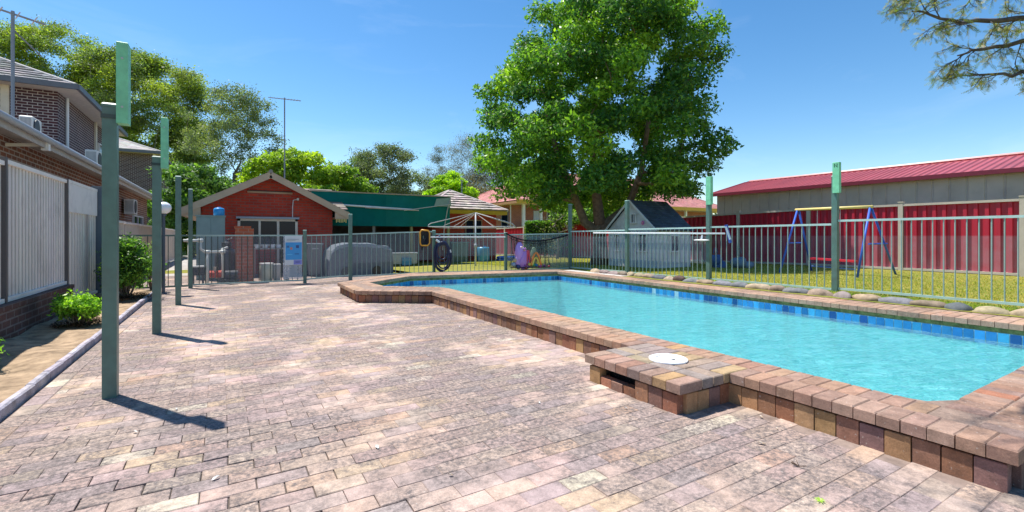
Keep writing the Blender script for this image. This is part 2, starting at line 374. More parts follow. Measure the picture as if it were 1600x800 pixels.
# paving bed and individual clay pavers
poly_sheet('foreground_bed', [(-1.24,-4),(.72,-4),(.72,3.8),(-1.24,3.8)], -.010, plain('deep joint sand', (.10,.078,.065), .95, var=.3, scale=9))
poly_sheet('paving_bed', [(.72,-4),(9.2,-4),(9.2,.6),(3.14,.6),(3.14,7.75),(1.99,8.62),(2.0,10.3),(2.75,10.98),(4.6,12.2),(4.6,17),(-2.25,17),(-2.25,12.7),(-1.24,12.7),(-1.24,3.8),(.72,3.8)], -.0035, M_sand)
PAL = [(.54,.405,.35),(.51,.38,.335),(.57,.43,.355),(.49,.37,.335),(.58,.43,.34),(.53,.39,.325),(.46,.355,.325),(.60,.46,.37)]
def paver_col(x, y):
    c = random.choice(PAL); r = random.random()
    if r < .07: c = (.58,.43,.30)
    elif r < .10: c = (.57,.385,.28)
    elif r < .12: c = (.68,.58,.46)
    elif r < .22: c = (.43,.345,.325)
    elif r < .32: c = (.48,.38,.305)
    if x < .5 and y < 2.6 and random.random() < .28: c = random.choice([(.68,.54,.38),(.72,.60,.48),(.62,.44,.28)])
    return J((c[0]*.88, c[1]*.855, c[2]*.835), .07)
def pavers():
    mb = MB(); L, W = .230, .115; gap = .0045
    def inside(x, y):
        if x < -1.23 and y < 12.7: return False
        if x > 3.10 and y > .56: return y > 12.0 and x < 4.5
        if 2.57 < x < 3.1 and 2.1 < y < 3.0: return False
        if 8.6 < y < 10.4 and x > 2.0: return False
        if 7.8 < y <= 8.7 and x > 3.05-(y-7.8)*1.4: return False
        if 10.2 < y < 12.1 and x > 1.97 + (y-10.2)*1.16: return False
        return True
    r = 0; y = -3.0
    while y < 16.45:
        x = -2.2 + (L/2 if r % 2 else 0) + .02*math.sin(y*.7)
        xmax = 9.0 if y < .56 else 4.5
        drift = .018*math.sin(y*.45)
        while x < xmax:
            cx, cy = x+L/2, y+W/2+drift*math.sin(x*1.3)
            if inside(cx, cy):
                wide = .5 if (cx > .7 or cy > 3.8) else (.5 + 1.2*min(1, max(0, (3.8-cy)/1.6), max(0,(.9-cx)/.8)+.2))
                g = gap*wide*random.uniform(.45, 1.5)
                xa = max(x, -1.116) if cy < 12.7 else x
                if x+L-xa < .03: x += L; continue
                mb.box(xa+g/2, x+L-g/2, cy-W/2+g/2, cy+W/2-g/2, -.035, random.gauss(0, .0011*wide), paver_col(cx, cy),
                       rot=random.gauss(0, .006*wide), bev=random.uniform(.001,.0045), tilt=(random.gauss(0,.005), random.gauss(0,.006)))
            x += L
        y += W; r += 1
    # soldier border along the garden kerb
    y = -3
    while y < 12.6:
        mb.box(-1.235, -1.12, y+.003, y+.227, -.035, random.gauss(.001,.001), paver_col(5, y), rot=random.gauss(0,.006), bev=.004, tilt=(random.gauss(0,.008),0)); y += .23
    o = mb.build('paving', M_pav); o['kind'] = 'structure'
pavers()

poly_sheet('concrete_yard', [(-2.25,17),(4.6,17),(4.6,34),(-2.25,34)], .0, plain('old concrete', (.36,.33,.30), .9, var=.25, scale=1.5))
# garden soil and the painted kerb along it
mb = MB()
NX, NY = 10, 90
def soilz(x, y): return .035 + .03*math.sin(y*2.1+x*3)*.5 + .02*math.sin(x*7+y*5) + .05*max(0, (-1.75-x))*.8
for i in range(NX):
    for j in range(NY):
        x0 = -2.2+i*.9/NX; x1 = -2.2+(i+1)*.9/NX; y0 = -3+j*15.8/NY; y1 = -3+(j+1)*15.8/NY
        mb.poly([(x0,y0,soilz(x0,y0)),(x1,y0,soilz(x1,y0)),(x1,y1,soilz(x1,y1)),(x0,y1,soilz(x0,y1))])
tag(mb.build('garden_soil', M_soil, smooth=True), kind='structure')
mb = MB(); y = -3
while y < 12.6:
    l = random.uniform(.34, .40); h = random.uniform(.066, .078); x = -1.29 + random.gauss(0, .002)
    mb.box(x-.028, x+.028, y, y+l-.008, -.03, h, J((1,1,1), .08), rot=random.gauss(0, .015), bev=.012, tilt=(0, random.gauss(0,.012))); y += l
tag(mb.build('garden_kerb', plain('lilac white painted kerb', (.42,.38,.42), .75, var=.3, scale=9, bmp=.7, dirt=.75)), kind='structure')

# ------------------------------------------------------------------ swimming pool
pool = thing('swimming_pool', 'raised rectangular swimming pool with brown brick coping and blue waterline tiles', 'swimming pool', (5.5, 6, 0))
def offset(poly, d):
    n = len(poly); out = []
    for i in range(n):
        a = Vector(poly[i-1]); b = Vector(poly[i]); c = Vector(poly[(i+1) % n])
        n1 = Vector((b-a).yx).normalized(); n1 = Vector((-(b-a).y, (b-a).x)).normalized(); n2 = Vector((-(c-b).y, (c-b).x)).normalized()
        m = (n1+n2); m = m/max(m.dot(n1), .3) if m.length > 0 else n1
        out.append((b.x+m.x*d, b.y+m.y*d))
    return out
INW = offset(INN, -.02)            # wall face, just behind the coping's lip
if abs(sum(1 for _ in INW)) and (Vector(INW[2]).y > 1.02): INW = offset(INN, .02)
mb = MB(); aqua = (.78,.95,.95)
INR = INW
for i in range(len(INR)):
    a, b = INR[i], INR[(i+1) % len(INR)]
    mb.poly([(a[0],a[1],-.05),(b[0],b[1],-.05),(b[0],b[1],-1.3),(a[0],a[1],-1.3)], (.34,.80,.74))
mb.poly([(x, y, -.85-.055*(y-1)) for x, y in INR], aqua)
# entry steps in the far corner bay
mb.box(2.7, 3.75, 8.9, 10.9, -1.3, -.35, (.40,.78,.80))
mb.box(3.76, 4.2, 9.2, 10.8, -1.3, -.7, (.40,.78,.80))
mb.build('basin', plain('pool plaster', (1,1,1), .6, var=.1, scale=3), pool)
# water
WZ = -.015
wm = MB(); wm.poly([(x, y, WZ) for x, y in offset(INN, -.019 if INW[2][1] < 1.02 else .019)])
tag(wm.build('water', M_water), kind='structure')
# mosaic waterline band
mb = MB(); T = .098
BL = [(.025,.22,.50),(.035,.27,.56),(.02,.17,.42),(.03,.24,.54),(.045,.33,.62),(.015,.09,.28),(.035,.28,.58),(.03,.20,.46)]
for i in range(len(INW)):
    a = Vector(INW[i]); b = Vector(INW[(i+1) % len(INW)]); L = (b-a).length; n = max(1, int(L/T)); u = (b-a)/n
    inn = Vector((-u.y, u.x)).normalized(); cen = Vector((5.5, 5.5))
    if inn.dot(cen-a) < 0: inn = -inn
    for k in range(n):
        p, q = a+u*(k+.04)+inn*.006, a+u*(k+.96)+inn*.006
        if random.random() < .985:
            mb.poly([(p.x,p.y,-.055),(q.x,q.y,-.055),(q.x,q.y,.085),(p.x,p.y,.085)], J(random.choice(BL), .15))
    p, q = a+inn*.002, b+inn*.002
    mb.poly([(p.x,p.y,-.06),(q.x,q.y,-.06),(q.x,q.y,.09),(p.x,p.y,.09)], (.30,.50,.58))
mb.build('waterline_tiles', plain('glazed pool tile', (1,1,1), .18, var=.1, scale=15), pool)
mb = MB()
for i in range(len(INW)):
    a = Vector(INW[i]); b = Vector(INW[(i+1) % len(INW)])
    mb.poly([(a.x,a.y,.09),(b.x,b.y,.09),(b.x,b.y,.15),(a.x,a.y,.15)], (1,1,1))
mb.build('mossy_course', plain('mossy mortar', (.17,.17,.06), .9, var=.6, scale=14, bmp=.6), pool)
# coping
CZ = .213; CT = .068
CP = [(.40,.25,.185),(.43,.27,.20),(.37,.24,.19),(.46,.29,.20),(.42,.28,.22),(.38,.22,.16),(.45,.31,.24)]
def cop_col(y=0):
    r = random.random(); c = random.choice(CP)
    if r < .05: c = (.52,.33,.17)
    elif r < .075: c = (.44,.20,.12)
    elif r < .14: c = (.31,.225,.195)
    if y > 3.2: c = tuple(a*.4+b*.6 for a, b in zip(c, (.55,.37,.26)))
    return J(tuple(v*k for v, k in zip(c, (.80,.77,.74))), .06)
mb = MB()
def row(p0, p1, depth, step=.115, side=1, z=CZ, far=0, th=CT, gap=.005, trim=0):
    a = Vector(p0); b = Vector(p1); L = (b-a).length; u = (b-a)/L; n = max(1, round(L/step)); s = L/n
    nn = Vector((-u.y, u.x))*side; ang = math.atan2(u.y, u.x)
    for k in range(n):
        c = a+u*(k+.5)*s+nn*depth/2
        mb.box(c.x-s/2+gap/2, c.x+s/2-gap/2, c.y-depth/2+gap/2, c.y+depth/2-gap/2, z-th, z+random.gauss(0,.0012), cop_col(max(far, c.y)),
               rot=ang+random.gauss(0,.006), bev=.006, tilt=(random.gauss(0,.006), random.gauss(0,.004)))
# left side: outer headers then inner bullnose row
row((3.08,.62),(3.08,2.06),.23,side=-1); row((3.08,3.03),(3.08,7.8),.23,side=-1); row((3.31,2.06),(3.08,2.06),.01,side=1) if False else None
row((3.315,1.02),(3.315,8.12),.225,side=-1,step=.23 if False else .115)
# near end
row((3.315,.62),(8.12,.62),.20,side=1); row((3.80,.825),(7.5,.825),.195,side=1)
row((3.545,1.015),(3.80,1.015),.19,side=-1)
# skimmer block
for r_, (x0, d_) in enumerate(((2.55,.23),(2.785,.115),(2.905,.115),(3.025,.283))):
    y = 2.06 if r_ % 2 == 0 else 2.06
    st = .1212 if d_ > .2 else .2425
    while y < 3.02:
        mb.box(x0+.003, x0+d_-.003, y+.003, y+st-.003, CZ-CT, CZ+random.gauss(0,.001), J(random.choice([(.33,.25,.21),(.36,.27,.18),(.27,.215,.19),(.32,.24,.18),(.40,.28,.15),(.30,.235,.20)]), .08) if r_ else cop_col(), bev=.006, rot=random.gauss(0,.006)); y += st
# bay
row((1.95,8.6),(3.08,7.8),.22,side=1,far=8); row((1.97,10.3),(1.955,8.75),.22,side=1,far=8)
row((3.3,11.45),(1.97,10.3),.22,side=1,far=8); row((4.3,12.0),(3.3,11.45),.22,side=1,far=8)
row((2.62,9.1),(3.50,8.40),.21,side=-1,far=8); row((2.56,10.0),(2.62,9.15),.21,side=-1,far=8); row((3.81,11.05),(2.56,10.0),.21,side=-1,far=8)
# far end and right side
row((7.75,10.35),(3.81,11.05),.21,side=-1,far=8); row((7.78,10.56),(3.84,11.26),.22,side=-1,far=8); row((7.81,10.78),(3.87,11.48),.22,side=-1,far=8)
row((7.5,1.02),(7.75,10.35),.20,side=-1,far=4); row((7.705,1.02),(7.955,10.5),.22,side=-1,far=4); row((7.93,1.02),(8.18,10.7),.20,side=-1,far=4)
# slab under the bricks
def ring(z0, z1, inn, out, c):
    # triangulate the ring through a bmesh-free fan: pair by nearest angle
    import mathutils
    vi = [(x, y, z1) for x, y in out]; vh = [(x, y, z1) for x, y in inn]
    tris = mathutils.geometry.tessellate_polygon([[Vector(v) for v in vi], [Vector(v) for v in vh]])
    allv = vi+vh; mb.mesh(allv, [tuple(t) for t in tris], c)
    mb.mesh([(x, y, z0) for x, y, _ in allv], [tuple(t) for t in tris], c)
    for P in (inn, out):
        for i in range(len(P)):
            a, b = P[i], P[(i+1) % len(P)]; mb.poly([(a[0],a[1],z0),(b[0],b[1],z0),(b[0],b[1],z1),(a[0],a[1],z1)], c)
def shrink(poly, d):
    o1 = offset(poly, d); return o1
OI = offset(OUT, -.02); 
if OI[0][0] < 3.08: OI = offset(OUT, .02)
II = INW
ring(CZ-CT+.004, CZ-.006, II, OI, (.30,.21,.16))
mb.build('coping', M_cop, pool)
# riser of standing bricks under the coping
mb = MB()
RP = [(.33,.15,.085),(.27,.14,.095),(.38,.20,.10),(.23,.13,.10),(.40,.23,.11),(.30,.13,.07),(.25,.14,.12)]
def riser(p0, p1, skip=()):
    a = Vector(p0); b = Vector(p1); L = (b-a).length; u = (b-a)/L; n = round(L/.118); s = L/n; ang = math.atan2(u.y, u.x)
    for k in range(n):
        if k in skip: z1 = .065
        else: z1 = CZ-CT-.011-random.uniform(0,.006)
        c = a+u*(k+.5)*s; o_ = random.gauss(0,.002)
        c = c+Vector((-u.y,u.x))*o_
        mb.box(c.x-s/2+.003, c.x+s/2-.003, c.y-.035, c.y+.035, -.04, z1, J(random.choice(RP), .15), rot=ang+random.gauss(0,.012), bev=.004)
e = .053
riser((3.08+e,.66),(3.08+e,2.10)); riser((3.08+e,2.98),(3.08+e,7.86)); riser((3.2,.62+e),(8.05,.62+e))
riser((2.55+e,2.10),(2.55+e,2.98),skip=(3,4,5)); riser((2.63,2.06+e),(3.12,2.06+e)); riser((2.63,3.03-e),(3.12,3.03-e))
riser((2.03,8.62),(3.12,7.88)); riser((2.04,8.66),(2.05,10.28)); riser((2.05,10.28),(3.35,11.38)); riser((3.35,11.38),(4.32,11.92)); riser((4.32,11.93),(8.2,11.02)); riser((8.2,11.02),(8.03,.7))
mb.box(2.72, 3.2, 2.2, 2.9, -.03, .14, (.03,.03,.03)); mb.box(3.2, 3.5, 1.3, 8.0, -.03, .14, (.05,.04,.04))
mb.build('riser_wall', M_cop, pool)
# skimmer lid
mb = MB(); mb.lathe([(.0,.0),(.148,.0),(.148,.010),(.140,.014),(.135,.012),(.12,.012),(.118,.009),(.0,.009)], (2.99,2.53,CZ+.002), 36)
lid = mb.build('skimmer_lid', M_plast, smooth=False, loc=(2.99,2.53,CZ)); tag(lid, 'round white plastic skimmer lid set in the brick block beside the pool', 'skimmer lid')
mb = MB(); mb.lathe([(0,.0095),(.018,.0095),(.016,.012),(0,.012)], (3.0,2.49,CZ+.002), 12, (.08,.08,.08)); mb.build('finger_hole', M_plast, lid)
mb = MB(); 
for k in range(5):
    a = -.4+k*.28; mb.beam((2.99+.09*math.cos(a+1.2), 2.53+.09*math.sin(a+1.2), CZ+.0118), (2.99+.10*math.cos(a+1.35), 2.53+.10*math.sin(a+1.35), CZ+.0118), .02, .003, (.35,.35,.36))
mb.build('embossed_mark', M_plast, lid)

# ------------------------------------------------------------------ river stones beside the right coping
SC = [((.27,.20,.14),'tan'),((.11,.07,.055),'brown'),((.18,.18,.185),'grey'),((.11,.115,.12),'dark grey'),((.36,.28,.18),'cream'),((.26,.19,.175),'pinkish')]
y = .75; k = 0; ordn = ['first','second','third','fourth','fifth','sixth','seventh','eighth','ninth','tenth','eleventh','twelfth','thirteenth','fourteenth','fifteenth','sixteenth','seventeenth','eighteenth','nineteenth','twentieth','twenty-first','twenty-second','twenty-third','twenty-fourth','twenty-fifth','twenty-sixth','twenty-seventh','twenty-eighth','twenty-ninth','thirtieth','thirty-first','thirty-second','thirty-third','thirty-fourth','thirty-fifth','thirty-sixth','thirty-seventh','thirty-eighth','thirty-ninth','fortieth']
while y < 9.4 and k < 40:
    l = random.uniform(.26, .42) if y < 5 else random.uniform(.26,.42); c, cn = random.choice(SC)
    x = 8.27 + (y-1)*.018
    mb = MB(); mb.blob((x+.02, y+l/2, .225), (random.uniform(.085,.11), l*.54, random.uniform(.07,.095)), J(c,.15), 16, 12, .12, k)
    o = mb.build('river_stone', M_stone, smooth=True, loc=(x, y+l/2, .2))
    tag(o, f'{cn} rounded stone, {ordn[k]} from the near right end of the stone edging', 'stone', 'rounded stones edging the pool coping'); y += l*.98; k += 1
mb = MB(); mb.box(8.14, 8.44, .62, 10.6, -.05, .215, (1,1,1)); tag(mb.build('stone_bedding', plain('pale mortar', (.50,.46,.42), .9, var=.25, scale=8, bmp=.6)), kind='structure')

# ------------------------------------------------------------------ posts and pool fence
def post(x, y, z0, z1, label, w=.075, rot=0, cap=None, mat=None, name='steel_post'):
    t = thing(name, label, 'post', (x, y, z0), 'green steel posts around the pool')
    mb = MB(); mb.box(x-w/2, x+w/2, y-w/2, y+w/2, z0-.03, z1, rot=rot); mb.build('shaft', mat or M_post, t)
    mb = MB()
    if cap == 'ring':
        mb.box(x-w*.57, x+w*.57, y-w*.57, y+w*.57, z1-.085, z1-.055, (.3,.3,.3), rot=rot); mb.build('collar', M_post, t); mb = MB()
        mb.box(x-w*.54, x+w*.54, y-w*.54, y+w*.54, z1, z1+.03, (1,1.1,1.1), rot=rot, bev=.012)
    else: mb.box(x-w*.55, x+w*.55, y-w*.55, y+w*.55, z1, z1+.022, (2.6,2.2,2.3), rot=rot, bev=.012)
    mb.build('cap', M_post, t); return t
def batten(x, y, z0, z1, label, w=.062, d=.062):
    d *= 1.35
    mb = MB(); mb.box(x-w/2, x+w/2, y-d/2, y+d/2, z0, z1, (1,1,1), bev=.004, rot=.0)
    o = mb.build('timber_batten', M_timber, loc=(x, y, z0)); tag(o, label, 'timber batten', 'green timber battens fixed to the tops of posts')
    mb = MB(); mb.tube([(x, y-d/2-.004, z0+.12), (x, y-d/2, z0+.12)], .008, 8, (.5,.5,.5)); mb.build('bolt', M_any, o); mb = MB(); mb.tube([(x, y-d/2-.004, z1-.12), (x, y-d/2, z1-.12)], .008, 8, (.5,.5,.5)); mb.build('bolt', M_any, o)
post(-.745, 4.53, 0, 2.15, 'tall green steel post nearest the camera on the left of the paving', .085, 0, 'ring')
batten(-.665, 4.50, 2.03, 2.63, 'bright green timber batten on top of the nearest left post', .07, .08)
post(-.74, 7.16, 0, 2.14, 'second tall green post from the camera beside the garden kerb', .085, 0, 'ring')
batten(-.66, 7.13, 2.02, 2.64, 'bright green timber batten on top of the second left post', .07, .08)
post(-.73, 9.94, 0, 2.21, 'third plain green post from the camera beside the garden kerb', .08)
post(-.72, 12.9, 0, 2.24, 'green post at the far end of the garden kerb in the fence line', .08)
GP = (1.66, 12.75)
post(*GP, 0, 1.32, 'short green gate post beside the pool sign', .075)
post(2.82, 13.0, .03, 1.76, 'green fence post in front of the right eave of the red brick hut', .085)
P678 = (4.97, 12.41); P790 = (6.94, 11.77); PC = (8.85, 11.17); P980 = (8.85, 8.81); P1108 = (8.85, 6.40); P1305 = (8.85, 3.95); PN = (8.85, 1.25); PNN = (8.85,-1.5)
post(*P678, .1, 1.33, 'short green fence post where the pool hose hangs', .07)
post(*P790, .12, 1.27, 'short green fence post at the left end of the black toy net', .07)
post(*PC, .16, 2.13, 'tall green corner post of the pool fence near the big tree', .085)
post(*P980, .18, 2.09, 'green pool fence post in front of the white playhouse', .085)
post(*P1108, .19, 2.22, 'green pool fence post with the white vacuum head beside it', .085)
batten(8.81, 6.36, 1.86, 2.46, 'pale green timber batten on top of the post right of the playhouse', .085, .085)
post(*P1305, .2, 2.2, 'green pool fence post in front of the blue swing set', .085)
batten(8.81, 3.91, 1.92, 2.44, 'pale green timber batten with a carved N on the post before the swing', .075, .075)
mb = MB()
zc = 2.385
for a, b in (((-.02,-.03),(-.02,.03)),((-.02,.03),(.02,-.03)),((.02,-.03),(.02,.03))):
    q = Vector((.5195,.8545,0)); rr = Vector((1,0,0)); c0 = Vector((8.81, 3.91-.0375-.002, zc))
    mb.beam(c0+rr*a[0]+Vector((0,0,a[1])), c0+rr*b[0]+Vector((0,0,b[1])), .008, .003, (.25,.6,.4))
    c1 = Vector((8.81-.0375-.002, 3.91, zc)); r2 = Vector((0,-1,0))
    mb.beam(c1+r2*a[0]+Vector((0,0,a[1])), c1+r2*b[0]+Vector((0,0,b[1])), .008, .003, (.25,.6,.4))
bt = [o for o in bpy.data.objects if o.name.startswith('timber_batten') and 'carved' in o.get('label','')][0]
mb.build('carved_letter', plain('dark groove', (.03,.10,.06), .6), bt)
post(*PN, .2, 1.45, 'green pool fence post just past the right edge of the picture', .085)

M_haze = sheermat('grey haze sheet', (.34,.37,.41), .27)  # see-through grey sheet, added to imitate haze behind the fence
M_haze2 = sheermat('dense haze sheet', (.33,.38,.40), .42)  # denser version of the added haze sheet
def panel(a, b, za, zb, h0, h1, label, mesh=None, mz=None, dk=1.0, pitch=.12, railc=(1,1,1)):
    a = Vector(a); b = Vector(b); u = (b-a).normalized(); a2 = a+u*.045; b2 = b-u*.045; L = (b2-a2).length
    t = thing('pool_fence', label, 'pool fence', (a2.x, a2.y, za), 'tubular steel panels of the pool fence')
    z = lambda s, h: za+(zb-za)*s+h
    for nm, h in (('bottom_rail', h0), ('top_rail', h1)):
        mb = MB(); mb.beam((a2.x,a2.y,z(0,h)), (b2.x,b2.y,z(1,h)), .035, .035, railc); mb.build(nm, M_rail, t)
    mb = MB(); n = int(L/pitch)
    for k in range(1, n):
        s = k/n; p = a2+u*L*s; mb.tube([(p.x,p.y,z(s,h0+.017)), (p.x,p.y,z(s,h1-.017))], .0085, 6, (.8*dk,.85*dk,.85*dk), cap=False)
    mb.build('bar_infill', M_rail, t, smooth=True)
    if mesh:  # sheet added behind the bars, its grey stands in for haze
        m0, m1 = mz if mz else (h0+.03, h1-.03); w = Vector((-u.y, u.x))
        if w.dot(a) < 0: w = -w
        w = w*.014
        mb = MB(); mb.poly([(a2.x+w.x,a2.y+w.y,z(0,m0)),(b2.x+w.x,b2.y+w.y,z(1,m0)),(b2.x+w.x,b2.y+w.y,z(1,m1)),(a2.x+w.x,a2.y+w.y,z(0,m1))]); mb.build('haze_sheet', mesh, t)
    return t
panel((-2.15,12.9),(-.72,12.9),0,0,.06,1.2,'dark pool fence panel behind the garden bush, left of the kerb end post',None,dk=.25,railc=(.3,.35,.33))
panel((-.72,12.9),GP,0,0,.08,1.2,'pool fence panel in front of the pump and filter gear',M_haze,dk=.22)
panel(GP,(2.82,13.0),0,.03,.10,1.2,'pool gate panel between the gate post and the post by the hut eave',M_haze,dk=.8)
panel((2.82,13.0),P678,.03,.1,.07,1.21,'pool fence panel in front of the grey covered trailer',M_haze,(.42,1.18),dk=.85)
panel(P678,P790,.1,.12,.06,1.14,'pool fence panel between the hanging hose and the toy net',M_haze,(.5,1.1),dk=.85)
panel(P790,PC,.12,.16,.06,1.1,'pool fence panel behind the black toy net',M_haze2,dk=.7)
panel(P980,PC,.18,.16,.08,1.16,'pool fence panel left of the white playhouse by the corner post',M_haze,(.40,1.0),railc=(1.3,1.3,1.3))
panel(P1108,P980,.19,.18,.07,1.18,'pool fence panel in front of the white playhouse',M_haze,(.4,1.0),railc=(1.3,1.3,1.3))
panel(P1305,P1108,.2,.19,.08,1.19,'pool fence panel between the playhouse and the swing set',railc=(1.2,1.2,1.2))
panel(PN,P1305,.2,.2,.1,1.25,'nearest pool fence panel at the right edge in front of the red fence',railc=(1.2,1.2,1.2))
panel(PNN,PN,.2,.2,.1,1.25,'pool fence panel beyond the right edge of the picture',railc=(1.2,1.2,1.2))

# ------------------------------------------------------------------ left boundary: pale steel fence on brick plinth
M_cb = plain('pale grey steel sheet', (.80,.745,.69), .45, var=.08, scale=1.5, dirt=.25)
def ribbed(mb, p0, p1, za0, za1, zb0, zb1, pitch=.19, dep=.03, c=(1,1,1), rib=.34, vary=0):
    a = Vector(p0); b = Vector(p1); L = (b-a).length; u = (b-a)/L; w = Vector((-u.y,u.x))
    n = max(1, round(L/pitch)); s = L/n
    for k in range(n):
        cc = J(c, vary) if vary else c
        prof = [(0,0),(s*(1-rib)-.012,0),(s*(1-rib),dep),(s-.012,dep),(s,0)]
        for (s0,d0),(s1,d1) in zip(prof[:-1], prof[1:]):
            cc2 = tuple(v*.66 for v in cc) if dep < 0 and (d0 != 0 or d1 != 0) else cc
            q0 = a+u*(k*s+s0)+w*d0; q1 = a+u*(k*s+s1)+w*d1; f0 = (k*s+s0)/L; f1 = (k*s+s1)/L
            mb.poly([(q0.x,q0.y,za0+(za1-za0)*f0),(q1.x,q1.y,za0+(za1-za0)*f1),(q1.x,q1.y,zb0+(zb1-zb0)*f1),(q0.x,q0.y,zb0+(zb1-zb0)*f0)], cc2)
LX = -2.2
def cb_panel(y0, y1, z0, z1, label, flat=0, name='steel_fence_panel', c=(1,1,1), grp='pale grey steel panels of the left boundary fence'):
    t = thing(name.replace('_panel',''), label, 'fence', (LX, y0, z0), grp)
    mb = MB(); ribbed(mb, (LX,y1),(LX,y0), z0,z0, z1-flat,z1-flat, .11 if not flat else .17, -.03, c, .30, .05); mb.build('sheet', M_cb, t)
    mb = MB(); mb.box(LX-.02, LX+.03, y0, y1, z1-.05, z1, (1.15,1.15,1.15)); mb.build('top_rail', M_cb, t)
    mb = MB(); mb.box(LX-.02, LX+.03, y0, y1, z0, z0+.05, (1.1,1.1,1.1)); mb.build('bottom_rail', M_cb, t)
    if flat:
        mb = MB(); mb.box(LX-.005, LX+.025, y0+.002, y1-.002, z1-flat, z1-.052, (1.08,1.1,1.12)); mb.box(LX, LX+.035, (y0+y1)/2+.25, (y0+y1)/2+.29, z0+.05, z1-flat, (.5,.5,.52)); mb.build('flat_band', M_cb, t)
    return t
cb_panel(7.62, 9.98, .43, 2.08, 'ribbed pale steel fence panel on the brick plinth at the left edge')
cb_panel(10.03, 12.02, .08, 2.10, 'pale steel fence panel with a flat upper band beside the dark column', .52)
cb_panel(5.2, 7.56, .43, 2.05, 'ribbed pale steel fence panel nearest the camera, mostly outside the picture')
cb_panel(2.8, 5.15, .43, 2.05, 'ribbed pale steel fence panel beside the camera, outside the picture')
for yy, l_ in ((7.59,'dark fence post at the left edge before the ribbed panel'),(5.17,'dark fence post beside the camera outside the picture'),(10.005,'thin dark fence post between the two pale steel panels')):
    mb = MB(); mb.box(LX-.03, LX+.04, yy-.024, yy+.024, .02, 2.10, (.10,.09,.09)); tag(mb.build('fence_post', M_any, loc=(LX,yy,0)), l_, 'fence post', 'dark posts of the left boundary fence')
mb = MB(); mb.box(LX-.06, LX+.10, 12.06, 12.5, 0, 2.16, (.10,.13,.17)); mb.box(LX-.07, LX+.11, 12.05, 12.51, 2.14, 2.17, (.12,.15,.19)); tag(mb.build('steel_column', M_any, loc=(LX,12.3,0)), 'wide dark blue grey column at the end of the pale steel fence', 'column')
tp = thing('brick_plinth', 'low dark brick plinth wall under the left steel fence', 'wall', (LX, 6, 0))
mb = MB(); mb.box(LX-.12, LX+.10, -3, 10.0, -.05, .37, (1,1,1)); mb.build('wall', M_oldbrick, tp)
mb = MB(); mb.box(LX-.125, LX+.115, -3, 10.0, .37, .425, (1,1,1)); mb.build('top_course', M_oldbrick, tp)
yy = 12.6; i = 0
on5 = ['nearest','second','third','fourth','fifth','sixth','farthest']
while yy < 27:
    cb_panel(yy, yy+2.35, .05, 1.55-.01*i, f'low beige steel fence panel past the dark column, {on5[i]} of seven', name='low_fence_panel', c=(1.0,.93,.85), grp='low beige panels of the left boundary fence'); yy += 2.4; i += 1

# ------------------------------------------------------------------ roofs
def tiled(mb, e0, e1, r0, r1, col=(.36,.33,.31), course=.32, tw=.30, th=.028):
    """roof plane from eave e0-e1 up to ridge r0-r1 in stepped courses of single tiles"""
    e0, e1, r0, r1 = map(Vector, (e0, e1, r0, r1)); H = max(((r0+r1)/2-(e0+e1)/2).length, .1); n = max(2, round(H/course))
    nrm = (e1-e0).cross(r0-e0 if (r0-e0).length > (r1-e1).length*.1 else r1-e0).normalized()
    if nrm.z < 0: nrm = -nrm
    for k in range(n):
        f0, f1 = k/n, (k+1.08)/n
        f1 = min(f1, 1)
        a, b = e0.lerp(r0, f0), e1.lerp(r1, f0); c, d = e1.lerp(r1, f1), e0.lerp(r0, f1)
        m = max(1, round((b-a).length/tw))
        for j in range(m):
            s0, s1 = j/m, (j+1)/m; cc = J(col, .16); g = random.uniform(.7, 1)*th
            p0, p1 = a.lerp(b, s0)+nrm*g, a.lerp(b, s1)+nrm*g; p2, p3 = d.lerp(c, s1)+nrm*.002, d.lerp(c, s0)+nrm*.002
            mb.poly([p0, p1, p2, p3], cc); mb.poly([a.lerp(b, s0)-nrm*.01, a.lerp(b, s1)-nrm*.01, p1, p0], tuple(x*.8 for x in cc))
def hip_roof(x0, x1, y0, y1, z, zr, col, name, parent, mat=None, over=0, ridge='x', course=.32, th=.028):
    mb = MB(); tiled = lambda *a: globals()['tiled'](*a, course=course, th=th); x0 -= over; x1 += over; y0 -= over; y1 += over
    if ridge == 'x':
        h = min((y1-y0)/2, (x1-x0)/2-.05); ym = (y0+y1)/2; R0 = (x0+h, ym, zr); R1 = (x1-h, ym, zr)
        tiled(mb, (x0,y0,z),(x1,y0,z),R0,R1,col); tiled(mb,(x1,y1,z),(x0,y1,z),R1,R0,col)
        tiled(mb,(x0,y1,z),(x0,y0,z),R0,R0,col); tiled(mb,(x1,y0,z),(x1,y1,z),R1,R1,col)
        E = [(x0,y0,z),(x0,y1,z)]; E2 = [(x1,y0,z),(x1,y1,z)]
    else:
        h = min((x1-x0)/2, (y1-y0)/2-.05); xm = (x0+x1)/2; R0 = (xm, y0+h, zr); R1 = (xm, y1-h, zr)
        tiled(mb, (x1,y0,z),(x1,y1,z),R0,R1,col); tiled(mb,(x0,y1,z),(x0,y0,z),R1,R0,col)
        tiled(mb,(x0,y0,z),(x1,y0,z),R0,R0,col); tiled(mb,(x1,y1,z),(x0,y1,z),R1,R1,col)
        E = [(x0,y0,z),(x1,y0,z)]; E2 = [(x0,y1,z),(x1,y1,z)]
    for e_ in E: mb.tube([e_, R0], .07, 6, J(col,.1))
    for e_ in E2: mb.tube([e_, R1], .07, 6, J(col,.1))
    mb.tube([R0, R1], .08, 6, J(col,.1))
    return mb.build(name, mat or M_tile, parent)
